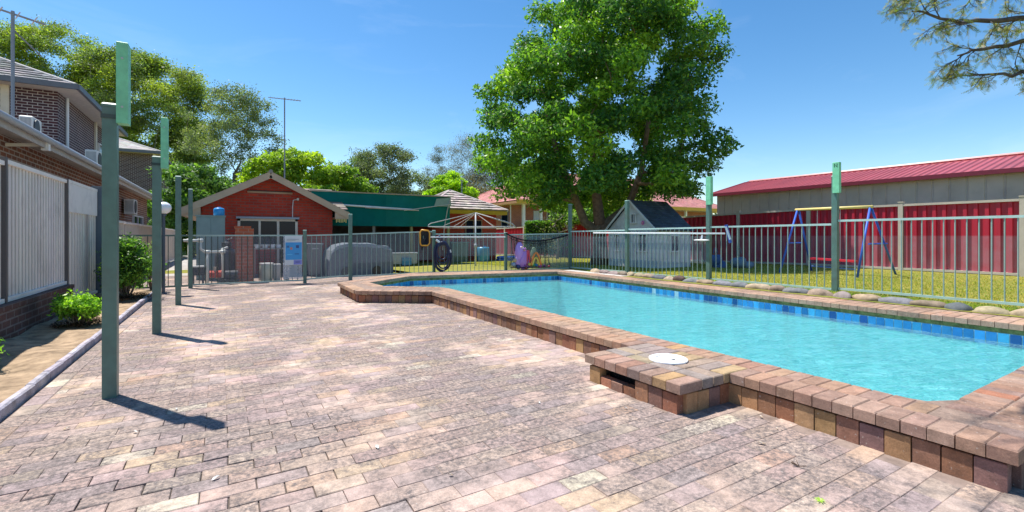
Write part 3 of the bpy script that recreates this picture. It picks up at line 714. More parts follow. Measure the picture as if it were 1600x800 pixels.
def windowpart(parent, cx, cy, z0, z1, w, facing='y', frame=(.75,.74,.72), mull=1, sash='window', fw=.05):
    """window facing -y (facing='y') or +x/-x (facing='+x','-x')"""
    def bx(mb, u0, u1, a0, a1, d0, d1, c=(1,1,1)):
        if facing == 'y': mb.box(cx+u0, cx+u1, cy-d1, cy-d0, a0, a1, c)
        elif facing == '+x': mb.box(cx+d0, cx+d1, cy+u0, cy+u1, a0, a1, c)
        else: mb.box(cx-d1, cx-d0, cy+u0, cy+u1, a0, a1, c)
    mb = MB(); bx(mb, -w/2, w/2, z0, z1, .004, .02, (1,1,1)); o = mb.build(sash, M_glass, parent)
    mb = MB()
    bx(mb, -w/2-fw, -w/2, z0-fw, z1+fw, .003, .07, frame); bx(mb, w/2, w/2+fw, z0-fw, z1+fw, .003, .07, frame)
    bx(mb, -w/2, w/2, z0-fw, z0, .003, .08, frame); bx(mb, -w/2, w/2, z1, z1+fw, .003, .07, frame)
    for k in range(mull):
        u = -w/2+w*(k+1)/(mull+1); bx(mb, u-fw*.35, u+fw*.35, z0, z1, .01, .05, frame)
    mb.build('window_frame', M_any, o); return o

# ------------------------------------------------------------------ left houses
GUT = (.12,.13,.16)
# lower house: long brick wall, skillion verandah roof and gutter
h1 = thing('brick_house', 'two storey house on the left with dark brick upper floor and long lower eave', 'house', (-4, 16, 0))
mb = MB(); mb.box(-9, -3.15, 3, 27.0, -.05, 2.93, (1,1,1)); mb.build('lower_wall', M_orbrick, h1)
mb = MB(); mb.poly([(-2.72,2.5,2.80),(-3.16,2.5,2.86),(-3.16,27.3,2.86),(-2.72,27.3,2.80)][::-1]); mb.box(-2.735,-2.70,2.5,27.3,2.72,2.84,(.9,.9,.9)); mb.build('soffit', plain('soffit board', (.50,.46,.43), .7, var=.1), h1)
mb = MB(); 
mb.tube([(-2.65,2.5,2.855),(-2.65,27.3,2.855)], .055, 8, (.36,.38,.42)); mb.build('gutter', M_any, h1, smooth=True)
mb = MB(); tiled(mb, (-2.72,27.3,2.88),(-2.72,2.5,2.88),(-4.6,27.3,3.55),(-4.6,2.5,3.55),(.33,.30,.30)); mb.build('lower_roof', M_tile, h1)
mb = MB(); mb.beam((-2.72,11.2,2.78),(-3.2,11.0,2.70),.06,.05,(.8,.75,.68)); mb.box(-2.76,-2.66,11.15,11.25,2.68,2.86,(.85,.82,.8)); mb.build('bracket', M_any, h1)
windowpart(h1, -3.15, 24.2, 1.35, 1.95, 2.2, '+x', mull=1)
# upper floor
UX = -4.5
mb = MB(); mb.box(-14, UX, 19.7, 26.6, 2.9, 5.75, (1,1,1)); mb.box(-14, UX-.55, 16.0, 19.69, 2.9, 5.75, (1,1,1)) if False else None
mb.build('upper_wall', M_dkbrick, h1)
mb = MB(); mb.box(-14.5, UX+.55, 19.15, 27.1, 5.66, 5.70, (1,1,1)); mb.build('upper_soffit', plain('soffit board', (.5,.46,.43), .7), h1)
mb = MB(); mb.box(-14.6, UX+.60, 19.08, 19.16, 5.66, 5.82, GUT); mb.box(UX+.55, UX+.64, 19.09, 27.2, 5.66, 5.82, GUT); mb.build('upper_gutter', M_any, h1)
hip_roof(-14, UX, 19.7, 26.6, 5.80, 7.7, (.36,.34,.33), 'upper_roof', h1, over=.52, ridge='x', th=.06)
mb = MB()
mb.tube([(UX+.05,20.5,3.3),(UX+.05,20.5,5.66)], .045, 8, (.75,.76,.78)); mb.build('downpipe', M_any, h1)
mb = MB(); mb.box(-5.72,-5.54,19.6,19.68,2.9,5.66,(.60,.55,.46)); mb.build('corner_board', M_any, h1)
mb = MB()
mb.box(UX+.01,UX+.07,24.3,24.5,3.2,5.66,(.60,.55,.46)); mb.build('corner_board', M_any, h1)
windowpart(h1, UX, 25.4, 3.9, 4.9, .9, '+x', mull=0)
# second upper block behind
h2 = thing('rear_brick_house', 'dark brick two storey house behind the first with a pale hip roof', 'house', (-6, 40, 0))
mb = MB(); mb.box(-14, -4.5, 41.0, 54, -.1, 6.95, (1,1,1)); mb.build('wall', M_dkbrick, h2)
mb = MB(); mb.box(-14.5, -3.95, 40.45, 54.5, 6.86, 6.90, (1,1,1)); mb.build('soffit', plain('soffit board', (.5,.46,.43), .7), h2)
mb = MB(); mb.box(-14.6, -3.9, 40.37, 40.46, 6.86, 7.06, GUT); mb.box(-3.95, -3.86, 40.38, 54.6, 6.86, 7.06, GUT); mb.build('gutter', M_any, h2)
hip_roof(-14, -4.5, 41, 54, 7.02, 9.2, (.50,.46,.43), 'roof', h2, over=.55, ridge='y')
mb = MB(); mb.tube([(-4.38,40.92,.2),(-4.38,40.92,6.86)], .07, 8, (.75,.76,.8)); mb.build('downpipe', M_any, h2)
windowpart(h2, -4.5, 46, 3.6, 5.4, 2.4, '+x', mull=1); windowpart(h2, -4.5, 51, 3.6, 5.4, 1.6, '+x', mull=1)
windowpart(h2, -4.5, 46, .6, 2.4, 2.4, '+x', mull=1)
# air conditioners
def aircon(x, y, z, label, s=1.0, rot=0):
    t = thing('air_conditioner', label, 'air conditioner', (x, y, z), 'outdoor air conditioner units')
    mb = MB(); mb.box(x-.16*s, x+.16*s, y-.42*s, y+.42*s, z, z+.62*s, (.68,.66,.62), bev=.02); mb.build('case', M_any, t)
    mb = MB(); mb.lathe([(0,0),(.25*s,0),(.25*s,.02),(0,.02)], (0,0,0), 20, (.05,.05,.06)); mb.v = [(x+.161*s+v[2], y-.1*s+v[0], z+.31*s+v[1]) for v in mb.v]; mb.build('fan_grille', M_any, t)
    mb = MB()
    for k in range(9): mb.box(x-.13*s+k*.03*s, x-.118*s+k*.03*s, y-.43*s, y-.421*s, z+.1*s, z+.55*s, (.3,.3,.3))
    mb.build('vent_slats', M_any, t); return t
aircon(-3.42, 13.2, 3.20, 'beige air conditioner on the lower roof below the antenna', .62)
aircon(-3.75, 20.3, 3.38, 'air conditioner on the lower roof beside the upper downpipe', .95)
aircon(-2.93, 21.2, 1.95, 'air conditioner hung on the lower brick wall above the beige fence', .85)

# ------------------------------------------------------------------ antennas
def antenna(x, y, z0, z1, rot, label, r=.022, boom=1.4, n=9, el=.5, tiltz=-.06, stay=None):
    t = thing('tv_antenna', label, 'antenna', (x, y, z0), 'television antennas on masts')
    mb = MB(); mb.tube([(x,y,z0),(x,y,z1)], r, 8, (.22,.24,.28)); mb.build('mast', M_any, t)
    mb = MB(); c, s = math.cos(rot), math.sin(rot)
    a = Vector((x-c*boom/2, y-s*boom/2, z1-.05-tiltz*boom/2)); b = Vector((x+c*boom/2, y+s*boom/2, z1-.05+tiltz*boom/2)); mb.tube([a,b], r*.7, 6, (.22,.24,.28)); mb.build('boom', M_any, t)
    mb = MB()
    for k in range(n):
        p = a.lerp(b, (k+.3)/n); l = el*(.5+.5*k/n); mb.tube([(p.x+s*l/2,p.y-c*l/2,p.z),(p.x-s*l/2,p.y+c*l/2,p.z)], r*.4, 5, (.5,.52,.55))
    mb.build('elements', M_any, t); 
    if stay: mb = MB(); mb.tube([(x,y,z1-.35),stay], r*.5, 5, (.2,.2,.22)); mb.build('brace', M_any, t)
    return t
antenna(-3.5, 12.57, 3.1, 5.48, .4, 'dark television antenna on the roof of the left house', .028, .9, 4, .55, -.1, (-3.15,12.75,4.75))
antenna(1.75, 18.6, 1.5, 6.15, -.52, 'long thin television antenna mast behind the red brick hut', .022, 1.15, 11, .25, -.10)
antenna(14.1, 30.0, 3.0, 5.1, .2, 'short bare mast beside the pink roofed house', .04, .3, 2, .2)

# ------------------------------------------------------------------ globe lamp
lm = thing('globe_lamp', 'white globe garden lamp on a dark pole by the far end of the kerb', 'lamp', (-1.12, 11.9, 0))
mb = MB(); mb.tube([(-1.12,11.9,0),(-1.12,11.9,1.62)], .028, 10, (.07,.09,.12)); mb.lathe([(.06,0),(.06,.02),(.03,.03)], (-1.12,11.9,0), 12, (.07,.09,.12)); mb.build('pole', M_any, lm)
mb = MB(); mb.lathe([(.045,1.60),(.05,1.655),(.0,1.656)], (-1.12,11.9,0), 12, (.07,.09,.12)); mb.build('collar', M_any, lm)
mb = MB(); mb.blob((-1.12,11.9,1.765), (.135,.135,.125), (1,1,1), 24, 16, 0); mb.build('globe', globemat(), lm, smooth=True)

# ------------------------------------------------------------------ brick hut
hut = thing('brick_hut', 'low red brick hut with a gable roof behind the pool pump', 'hut', (1.2, 16.5, 0))
HX0, HX1, HY0, HY1 = -.66, 3.0, 16.5, 22.5
mb = MB(); zE = 2.12
xm = 1.13; zr = 3.02
def gable_z(x): return zr - abs(x-xm)*(1.20/2.29)
wx0, wx1 = .26, 1.93; wz1 = 1.72
def wallpoly(pts): mb.poly([(x, HY0, z) for x, z in pts])
wallpoly([(HX0,-.05),(wx0,-.05),(wx0,gable_z(wx0)),(HX0,gable_z(HX0))]); wallpoly([(wx0,wz1),(wx1,wz1),(wx1,gable_z(wx1)),(xm,gable_z(xm)),(wx0,gable_z(wx0))])
wallpoly([(wx1,-.05),(HX1,-.05),(HX1,gable_z(HX1)),(wx1,gable_z(wx1))])
wallpoly([(wx0,-.05),(1.36,-.05),(1.36,.93),(wx0,.93)])
for x in (HX0, HX1): mb.poly([(x,HY0,-.05),(x,HY1,-.05),(x,HY1,gable_z(x)),(x,HY0,gable_z(x))])
mb.poly([(HX0,HY1,-.05),(HX1,HY1,-.05),(HX1,HY1,gable_z(HX1)),(xm,HY1,zr),(HX0,HY1,gable_z(HX0))])
mb.build('wall', M_rust, hut)
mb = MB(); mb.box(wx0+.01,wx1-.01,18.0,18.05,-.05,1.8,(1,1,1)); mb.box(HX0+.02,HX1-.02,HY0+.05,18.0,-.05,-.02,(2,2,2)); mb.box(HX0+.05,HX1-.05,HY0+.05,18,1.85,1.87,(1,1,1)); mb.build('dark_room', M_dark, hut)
# gable roof
EX0, EX1 = -1.14, 3.42; zE0 = zr+.12-(xm-EX0)*(1.20/2.29); zE1 = zr+.12-(EX1-xm)*(1.20/2.29); RY0 = 16.0
mb = MB(); tiled(mb, (EX0,HY1+.3,zE0),(EX0,RY0,zE0),(xm,HY1+.3,zr+.12),(xm,RY0,zr+.12),(.30,.26,.23)); tiled(mb, (EX1,RY0,zE1),(EX1,HY1+.3,zE1),(xm,RY0,zr+.12),(xm,HY1+.3,zr+.12),(.30,.26,.23)); mb.tube([(xm,RY0,zr+.14),(xm,HY1+.3,zr+.14)], .06, 6, (.3,.26,.23)); mb.build('roof', M_tile, hut)
mb = MB()
for ex, ez in ((EX0,zE0),(EX1,zE1)):
    mb.beam((ex,RY0+.02,ez-.085),(xm,RY0+.02,zr+.035),.035,.19,(1,1,1))
    mb.poly([(ex,RY0+.03,ez-.02),(ex,HY0,ez-.02),(xm,HY0,zr+.10),(xm,RY0+.03,zr+.10)],(.8,.8,.8))
mb.build('barge_board', M_cream, hut)
for ex, wx, ez in ((EX0,HX0,zE0),(EX1,HX1,zE1)):
    mb = MB(); a, b = sorted((ex, wx)); mb.box(a, b, RY0+.04, RY0+.09, ez-.20, ez+.05+.0*abs(b-a), (1,1,1)); mb.box(a, b, RY0+.09, HY1, ez-.16, ez-.14, (.9,.9,.9))
    mb.box(ex-.02, ex+.02, RY0+.05, HY1, ez-.16, ez-.03, (1,1,1)); mb.build('boxed_eave', M_cream, hut)
mb = MB(); mb.box(.52, 1.78, HY0-.035, HY0-.003, 2.52, 2.57, (.9,.85,.8)); mb.box(.52,1.78,HY0-.02,HY0-.003,2.585,2.61,(.12,.05,.05)); mb.build('gable_vent', M_cream, hut)
mb = MB(); tiled(mb, (2.2,17.0,2.1),(3.6,17.0,2.1),(2.2,20.0,3.05),(3.6,20.0,3.05),(.27,.22,.19)); mb.build('rear_roof', M_tile, hut)
# window wall
mb = MB()
fc = (1.5,1.75,2.1)
for x0, x1, z0, z1 in ((wx0,wx0+.07,.93,wz1),(wx1-.07,wx1,0,wz1),(wx0,wx1,wz1-.07,wz1),(.82,.88,.93,wz1-.07),(1.33,1.40,0,wz1-.07),(wx0,1.33,.86,.93)):
    mb.box(x0, x1, HY0-.04, HY0+.05, z0, z1, fc)
mb.build('window_frame', M_cream, hut)
mb = MB(); mb.box(wx0-.04, wx1+.04, HY0-.12, HY0, wz1, wz1+.06, (.35,.38,.42)); mb.build('lintel_flashing', M_any, hut)
for x0, x1, z0 in ((wx0+.07,.82,.93),(.88,1.33,.93),(1.40,wx1-.07,0)):
    mb = MB(); mb.box(x0, x1, HY0+.0, HY0+.01, z0, wz1-.07, (1,1,1)); mb.build('window_pane', M_glass, hut)
mb = MB(); mb.tube([(1.93,HY0-.04,2.37),(1.80,HY0-.04,2.33),(1.78,HY0-.04,2.1),(1.78,HY0-.04,1.80),(1.82,HY0-.1,1.72)], .016, 6, (.7,.66,.62)); mb.box(1.90,1.96,HY0-.12,HY0-.02,2.33,2.40,(.7,.66,.62)); mb.build('conduit', M_any, hut)
mb = MB()
for k in range(7): mb.box(3.02+k*.05, 3.045+k*.05, 16.0, 16.02, zE1-.28-random.uniform(0,.06), zE1-.2, (.75,.55,.18))
mb.build('hanging_fringe', M_cloth, hut)

# ------------------------------------------------------------------ gear behind the fence
cab = thing('pump_cabinet', 'tall grey green steel cabinet against the red brick hut', 'cabinet', (-.38, 15.3, 0))
mb = MB(); mb.box(-.72,-.06,15.15,15.7,0,1.72,(.20,.31,.30)); mb.build('case', M_any, cab)
mb = MB(); mb.box(-.74,-.04,15.12,15.72,1.72,1.75,(.22,.34,.33)); mb.build('top', M_any, cab)
mb = MB(); mb.box(-.70,-.395,15.14,15.149,.03,1.68,(.21,.32,.31)); mb.box(-.385,-.08,15.14,15.149,.03,1.68,(.21,.32,.31)); mb.build('door', M_any, cab)
bl = thing('chlorine_drum', 'small bright blue drum on top of the grey green cabinet', 'drum', (-.20, 15.3, 1.75))
mb = MB(); mb.lathe([(.12,0),(.135,.02),(.135,.16),(.12,.20),(.08,.215),(0,.215)], (-.20,15.3,1.752), 16, (.03,.30,.65)); mb.build('body', M_plast, bl, smooth=True)
mb = MB(); mb.lathe([(.04,.215),(.04,.24),(0,.24)], (-.20,15.3,1.752), 12, (.04,.34,.7)); mb.build('lid', M_plast, bl)
pil = thing('brick_pillar', 'orange red brick pillar standing behind the pool fence', 'brick pillar', (.38, 13.9, 0))
M_obr = brickmat('orange pillar brick', (.50,.13,.06), (.40,.10,.05), (.42,.22,.15), var=.2)
mb = MB(); mb.box(.17,.58,13.8,14.15,-.02,1.38,(1,1,1)); mb.build('shaft', M_obr, pil)
mb = MB(); mb.box(.15,.52,13.78,14.17,1.382,1.44,(1,1,1)); mb.build('cap_course', M_obr, pil)
flt = thing('sand_filter', 'black pool filter tank with white pipes behind the fence', 'pool filter', (-.05, 14.2, 0))
mb = MB(); mb.lathe([(.16,0),(.25,.06),(.27,.3),(.27,.62),(.22,.76),(.12,.84),(.08,.86),(0,.87)], (-.02,14.3,.04), 20, (.045,.05,.055)); mb.build('tank', M_plast, flt, smooth=True)
mb = MB(); mb.lathe([(.10,.87),(.12,.9),(.12,.98),(.05,1.0),(.03,1.06),(0,1.06)], (-.02,14.3,.04), 14, (.06,.065,.07)); mb.tube([(-.02,14.3,1.08),(.1,14.24,1.14)], .015, 6, (.5,.5,.5)); mb.build('valve', M_plast, flt)
mb = MB()
W = (.72,.72,.66)
for pts in ([(-.78,13.55,0),(-.78,13.55,1.08)], [(-.9,13.55,1.08),(-.5,13.55,1.08)], [(-.56,13.55,1.08),(-.56,13.55,.88),(-.46,13.55,.80),(-.05,13.6,.80)], [(-.42,13.55,.80),(-.42,13.55,0)],
            [(-.1,13.7,.15),(-.1,13.65,.88),(.0,13.7,.90)]):
    mb.tube(pts, .032, 8, W)
for x, z in ((-.78,1.08),(-.56,1.08),(-.42,.8),(-.1,.8)): mb.tube([(x-.05,13.55,z),(x+.05,13.55,z)], .045, 8, W)
mb.build('pipework', M_plast, flt, smooth=True)
pm = thing('pool_pump', 'black pool pump with an orange red motor beside the filter tank', 'pump', (-.15, 13.7, 0))
mb = MB(); mb.tube([(-.05,13.75,.22),(.22,13.75,.22)], .10, 14, (.05,.05,.055)); mb.box(-.2,.25,13.65,13.85,.04,.10,(.04,.04,.045)); mb.build('housing', M_plast, pm)
mb = MB(); mb.tube([(-.38,13.75,.24),(-.27,13.75,.24)], .09, 12, (.55,.07,.03)); mb.tube([(-.25,13.75,.24),(-.13,13.75,.24)], .09, 12, (.55,.07,.03)); mb.box(-.30,-.24,13.72,13.78,.30,.42,(.5,.4,.3)); mb.build('motor', M_plast, pm)
ctl = thing('control_box', 'low black box between the two white pipes behind the fence', 'box', (-.62, 13.9, 0))
mb = MB(); mb.box(-.76,-.48,13.8,14.0,.22,.42,(.035,.035,.04),bev=.01); mb.build('case', M_plast, ctl)
mb = MB(); mb.box(-.78,-.50,13.79,14.01,.42,.45,(.7,.7,.68)); mb.build('lid', M_plast, ctl)
mb = MB(); mb.box(-.74,-.70,13.85,13.95,0,.22,(.1,.1,.1)); mb.box(-.54,-.50,13.85,13.95,0,.22,(.1,.1,.1)); mb.build('leg', M_any, ctl)
def tub(x, y, w, h, c, lab, r=.10, lidc=None):
    t = thing('plastic_tub', lab, 'tub', (x, y, 0), 'plastic tubs behind the pool fence')
    mb = MB(); mb.lathe([(r*.86,0),(r,.03),(r*1.04,h*.9),(r,h*.94),(0,h*.94)], (x,y,.0), 18, c); mb.build('body', M_plast, t, smooth=True)
    mb = MB(); mb.lathe([(r*1.07,h*.93),(r*1.07,h),(0,h)], (x,y,0), 18, lidc or (.8,.8,.78)); mb.build('lid', M_plast, t)
tub(.88,14.0,.2,.47,(.50,.55,.45),'large pale tub with a white lid right of the orange pillar',.155)
tub(1.13,14.0,.2,.44,(.40,.42,.42),'grey tub with a white lid in the middle of the row',.09)
tub(1.36,14.0,.2,.45,(.42,.38,.36),'small brown grey tub left of the pool sign',.075)
bench = thing('work_bench', 'low bench with white tins in front of the hut window', 'bench', (1.1, 15.4, 0))
mb = MB(); mb.box(.62,1.9,15.2,15.7,.80,.84,(.32,.30,.28)); mb.build('top', M_any, bench)
for x in (.66,1.86):
    mb = MB(); mb.box(x-.03,x+.03,15.22,15.68,0,.80,(.3,.2,.18)); mb.build('leg', M_any, bench)
for k, x in enumerate((.74,.93,1.12,1.28)):
    mb = MB(); mb.lathe([(.06,0),(.065,.01),(.065,.09),(0,.09)], (x,15.3,.843), 12, (.75,.75,.74)); tag(mb.build('tin', M_any, loc=(x,15.3,.843)), f'white tin on the bench before the hut, {ordn[k]} from the left', 'tin', 'white tins on the bench')
# pool safety sign on the fence
sg = thing('pool_sign', 'blue and white pool safety sign fixed to the fence by the gate post', 'sign', (1.38, 12.72, .4))
mb = MB(); mb.box(1.17,1.60,12.74,12.748,.12,1.19,(.55,.62,.66)); mb.build('clear_board', sheermat('clear board', (.55,.62,.68), .35), sg)
mb = MB(); mb.box(1.20,1.595,12.712,12.722,.47,1.19,(.62,.66,.68)); mb.build('board', M_plast, sg)
mb = MB(); mb.box(1.215,1.585,12.706,12.711,.60,1.03,(.03,.30,.66)); mb.box(1.40,1.585,12.706,12.7105,.48,.59,(.20,.22,.60)); mb.build('blue_panel', M_plast, sg)
mb = MB()
for x, z, w, h, c in ((1.24,.90,.06,.05,(.02,.12,.32)),(1.32,.85,.05,.06,(.5,.2,.15)),(1.45,.89,.07,.07,(.02,.06,.22)),(1.25,.72,.12,.02,(.1,.5,.8)),(1.42,.73,.10,.03,(.02,.15,.4)),(1.24,1.10,.28,.012,(.3,.35,.4)),(1.24,1.07,.20,.01,(.35,.4,.45)),(1.44,.53,.1,.02,(.05,.08,.3))):
    mb.box(x, x+w, 12.702, 12.7045, z, z+h, c)
mb.build('sign_pictures', M_plast, sg)
# grey bin
bn = thing('wheelie_bin', 'grey wheelie bin beside the covered trailer', 'bin', (2.2, 14.9, 0))
mb = MB(); mb.mesh([(2.04,14.75,.05),(2.34,14.75,.05),(2.34,15.1,.05),(2.04,15.1,.05),(1.99,14.68,.92),(2.39,14.68,.92),(2.39,15.15,.92),(1.99,15.15,.92)], [(0,3,2,1),(4,5,6,7),(0,1,5,4),(1,2,6,5),(2,3,7,6),(3,0,4,7)], (.16,.17,.18)); mb.build('body', M_plast, bn)
mb = MB(); mb.box(1.97,2.41,14.65,15.18,.92,.97,(.20,.21,.22),bev=.01); mb.box(2.1,2.28,14.675,14.68,.80,.83,(.5,.5,.5)); mb.build('lid', M_plast, bn)
for x in (2.02,2.36):
    mb = MB(); mb.tube([(x-.03,15.12,.09),(x+.03,15.12,.09)], .09, 12, (.03,.03,.03)); mb.build('wheel', M_plast, bn)
# covered trailer
cv = thing('covered_trailer', 'low box trailer under a rounded grey cloth cover behind the fence', 'trailer', (3.5, 14.9, 0))
mb = MB(); vs = []; n = 12
prof = [(0.0,0),(.04,.45),(.12,.74),(.28,.90),(.6,.96),(1.2,.95),(1.55,.90),(1.78,.86),(1.88,.80),(1.92,.4),(1.93,0)]
ys_ = [14.35,14.4,14.6,15.2,15.6,15.7]; sc = [.90,1,1.02,1.02,1,.9]
for j, (yy, s_) in enumerate(zip(ys_, sc)):
    for k, (u, h) in enumerate(prof): vs.append((2.48+u+.012*math.sin(k*5+j*3), yy+.01*math.sin(k*7), max(.0,h*s_*1.0)+.012*math.sin(k*3.3+j*2)*(h>0)))
P = len(prof); fs = [(j*P+k, (j+1)*P+k, (j+1)*P+k+1, j*P+k+1) for j in range(len(ys_)-1) for k in range(P-1)]
fs += [tuple(range(P)), tuple(range((len(ys_)-1)*P+P-1, (len(ys_)-1)*P-1, -1))]
mb.mesh(vs, fs, (.17,.19,.21)); mb.build('cover', M_cloth, cv, smooth=False)
for x in (3.0, 3.9):
    mb = MB(); mb.tube([(x,14.38,.13),(x,14.32,.13)], .15, 14, (.03,.03,.03)); mb.build('wheel', M_plast, cv)

# ------------------------------------------------------------------ carport with green shade cloth
cp = thing('carport', 'carport screened by a long green shade cloth behind the fence', 'carport', (5.3, 19, 0))
SY = 18.0
mb = MB(); n = 24
for k in range(n):
    x0 = 2.55+(7.93-2.55)*k/n; x1 = 2.55+(7.93-2.55)*(k+1)/n; y0 = SY+.03*math.sin(k*1.1); y1 = SY+.03*math.sin((k+1)*1.1)
    zt0 = 2.80-.02*k/n; c = (.0,.135,.125) if k < 12 else (.005,.155,.14)
    mb.poly([(x0,y0,1.56),(x1,y1,1.56),(x1,y1,2.79),(x0,y0,2.80)], c)
M_shade = plain('green shade cloth', (1,1,1), .85, var=.12, scale=2.5, spec=.2)
mb.build('shade_cloth', M_shade, cp)
mb = MB(); mb.poly([(2.5,17.9,2.84),(8.0,17.9,2.80),(8.0,23,3.0),(2.5,23,3.04)],(1,1,1)); mb.box(2.5,8.0,17.95,18.05,2.79,2.83,(1.6,1.5,1.4)); mb.build('roof', plain('carport roof sheet', (.28,.26,.25), .6), cp)
mb = MB(); mb.box(2.5,8.0,22.9,23.0,-.2,2.9,(1,1,1)); mb.build('back_wall', plain('dim back wall', (.10,.09,.085), .9, var=.5, scale=1.5), cp)
for x in (2.62, 4.8, 6.3, 7.9):
    mb = MB(); mb.box(x-.05,x+.05,18.1,18.2,-.1,2.8,(.30,.27,.12) if x != 4.8 else (.2,.2,.2)); mb.build('post', M_any, cp)
mb = MB(); mb.tube([(3.3,17.85,2.33),(6.3,17.85,2.22)], .035, 8, (.8,.76,.72)); mb.tube([(4.4,17.82,2.25),(6.5,17.82,2.20)], .022, 8, (.55,.45,.45)); mb.tube([(5.9,17.82,2.18),(7.9,17.82,2.5)], .018, 6, (.5,.5,.5)); tag(mb.build('curtain_rail', M_any, cp))
mb = MB(); mb.poly([(7.2,17.95,2.4),(7.95,17.95,2.4),(7.93,17.94,2.78),(7.3,17.94,2.70)],(.30,.40,.38)); mb.tube([(7.9,17.9,2.75),(7.75,17.9,2.2),(7.62,17.9,1.5),(7.55,17.9,.6)], .02, 6, (.5,.45,.42)); mb.build('loose_flap', M_cloth, cp)
# items under / before carport
bc = thing('storage_box', 'pale grey storage box on the lawn behind the leaf skimmer', 'storage box', (6.0, 17.0, -.02))
mb = MB(); mb.box(5.1,6.1,16.9,17.3,.15,.52,(.34,.36,.36),bev=.02); mb.build('body', M_plast, bc)
mb = MB(); mb.box(5.08,6.12,16.88,17.32,.52,.57,(.5,.5,.5),bev=.01); mb.build('lid', M_plast, bc)
mb = MB(); mb.box(5.5,5.85,16.82,16.88,.1,.38,(.03,.22,.45)); tag(mb.build('blue_crate', M_plast, loc=(5.7,16.85,.1)), 'blue crate in front of the grey storage box', 'crate')
gb = thing('green_bin', 'green wheelie bin against the small red brick house', 'bin', (8.9, 19.3, 0))
mb = MB(); mb.box(8.5,9.3,19.1,19.6,-.02,.85,(.13,.20,.17),bev=.02); mb.build('body', M_plast, gb)
mb = MB(); mb.box(8.46,9.34,19.06,19.64,.85,.92,(.20,.27,.24),bev=.02); mb.build('lid', M_plast, gb)
bd = thing('blue_barrel', 'blue plastic barrel beside the green wheelie bin', 'barrel', (9.9, 18.8, 0))
mb = MB(); mb.lathe([(.26,0),(.29,.1),(.30,.35),(.29,.6),(.26,.68),(0,.68)], (9.9,18.8,0), 18, (.06,.30,.52)); mb.build('body', M_plast, bd, smooth=True)
mb = MB(); mb.lathe([(.05,.68),(.05,.74),(0,.74)], (9.98,18.8,0), 10, (.05,.2,.4)); mb.build('bung', M_plast, bd)
pp = thing('paddling_pool', 'flat blue paddling pool lying on the lawn by the brick house', 'paddling pool', (11.9, 19.4, 0))
mb = MB()
for k in range(2): 
    pts = [(11.9+1.1*math.cos(a), 19.0+.45*math.sin(a), .07+k*.1) for a in [2*PI*i/28 for i in range(29)]]
    mb.tube(pts, .06, 8, (.03,.13,.55), cap=False)
mb.build('ring', M_plast, pp, smooth=True)
mb = MB(); mb.lathe([(0,0),(1,0),(1,.02),(0,.02)], (0,0,0), 28, (.05,.25,.6)); mb.v = [(11.9+v[0]*1.05, 19.0+v[1]*.42, .04+v[2]) for v in mb.v]; mb.build('base', M_plast, pp)

# ------------------------------------------------------------------ small red brick house with tiled hip roof
rb = thing('red_brick_house', 'small red brick house with yellow fascia and striped tile roof', 'house', (9.5, 20, 0))
mb = MB(); mb.box(7.9,11.25,20,23.6,-.3,2.30,(1,1,1)); mb.build('wall', M_rust, rb)
mb = MB(); mb.box(7.5,11.62,19.55,19.60,2.20,2.37,(.60,.38,.02)); mb.box(11.57,11.62,19.61,24.0,2.20,2.37,(.60,.38,.02)); mb.box(7.5,11.55,19.61,24.0,2.21,2.23,(.5,.45,.3)); mb.build('fascia', M_any, rb)
hip_roof(7.9,11.25,20,23.6,2.40,3.44,(.50,.42,.38),'roof',rb,over=.42,ridge='x',course=.30,th=.075)
windowpart(rb, 10.0, 20, 1.1, 1.9, .8, 'y', frame=(.3,.2,.15), mull=1)

# ------------------------------------------------------------------ pink roofed house
pk = thing('pink_roof_house', 'raised brick house with pink tiled hip roof and white columned porch', 'house', (22, 31, 0))
FZ = -.18
mb = MB(); mb.box(19,44,31.4,42,FZ-.2,3.70,(1,1,1)); mb.build('wall', M_pinkbrick, pk)
mb = MB(); mb.box(18.4,18.46,29.6,42.6,3.62,3.80,(.45,.25,.12)); mb.box(18.4,44.6,29.55,29.60,3.62,3.92,(.62,.36,.02)); mb.box(18.46,44.5,29.6,42.5,3.60,3.63,(.6,.5,.35)); mb.build('fascia', M_any, pk)
hip_roof(19,44,30.2,42,3.85,7.2,(.50,.22,.20),'roof',pk,over=.6,ridge='x')
hip_roof(24,30,30.0,34,3.86,5.2,(.56,.27,.24),'porch_roof',pk,over=.3,ridge='x') if False else None
mb = MB(); mb.box(19.05,44,29.9,31.39,1.3,1.45,(.5,.5,.5)); mb.box(19.1,44,29.95,30.0,FZ,1.3,(.45,.2,.13)); mb.build('porch_floor', M_any, pk)
for x in (19.3,20.9,22.3,22.9,25.0,28.0,31.0,34.5,38):
    if x: 
        mb = MB(); mb.box(x-.10,x+.10,29.95,30.15,1.45,3.62,(.78,.76,.72)); mb.build('porch_column', M_any, pk)
mb = MB(); mb.box(19.3,44,29.96,30.02,2.28,2.36,(.72,.72,.72)); mb.box(19.3,44,29.97,30.01,1.55,1.62,(.6,.6,.6))
x = 19.45
while x < 44: mb.box(x,x+.03,29.98,30.0,1.62,2.28,(.5,.55,.6)); x += .22
mb.build('balustrade', M_any, pk)
windowpart(pk, 23.1, 31.4, 1.9, 3.3, 1.3, 'y', frame=(.78,.76,.72), mull=5)
windowpart(pk, 19.0, 32.3, 1.8, 3.3, 1.0, '-x', frame=(.3,.3,.35), mull=0)
windowpart(pk, 27.0, 31.4, 1.7, 3.3, 2.0, 'y', mull=3); windowpart(pk, 33.0, 31.4, 1.7, 3.3, 2.4, 'y', mull=4)
mb = MB(); mb.box(21.1,21.9,31.33,31.39,1.45,3.2,(.62,.68,.75)); mb.build('door', M_any, pk)
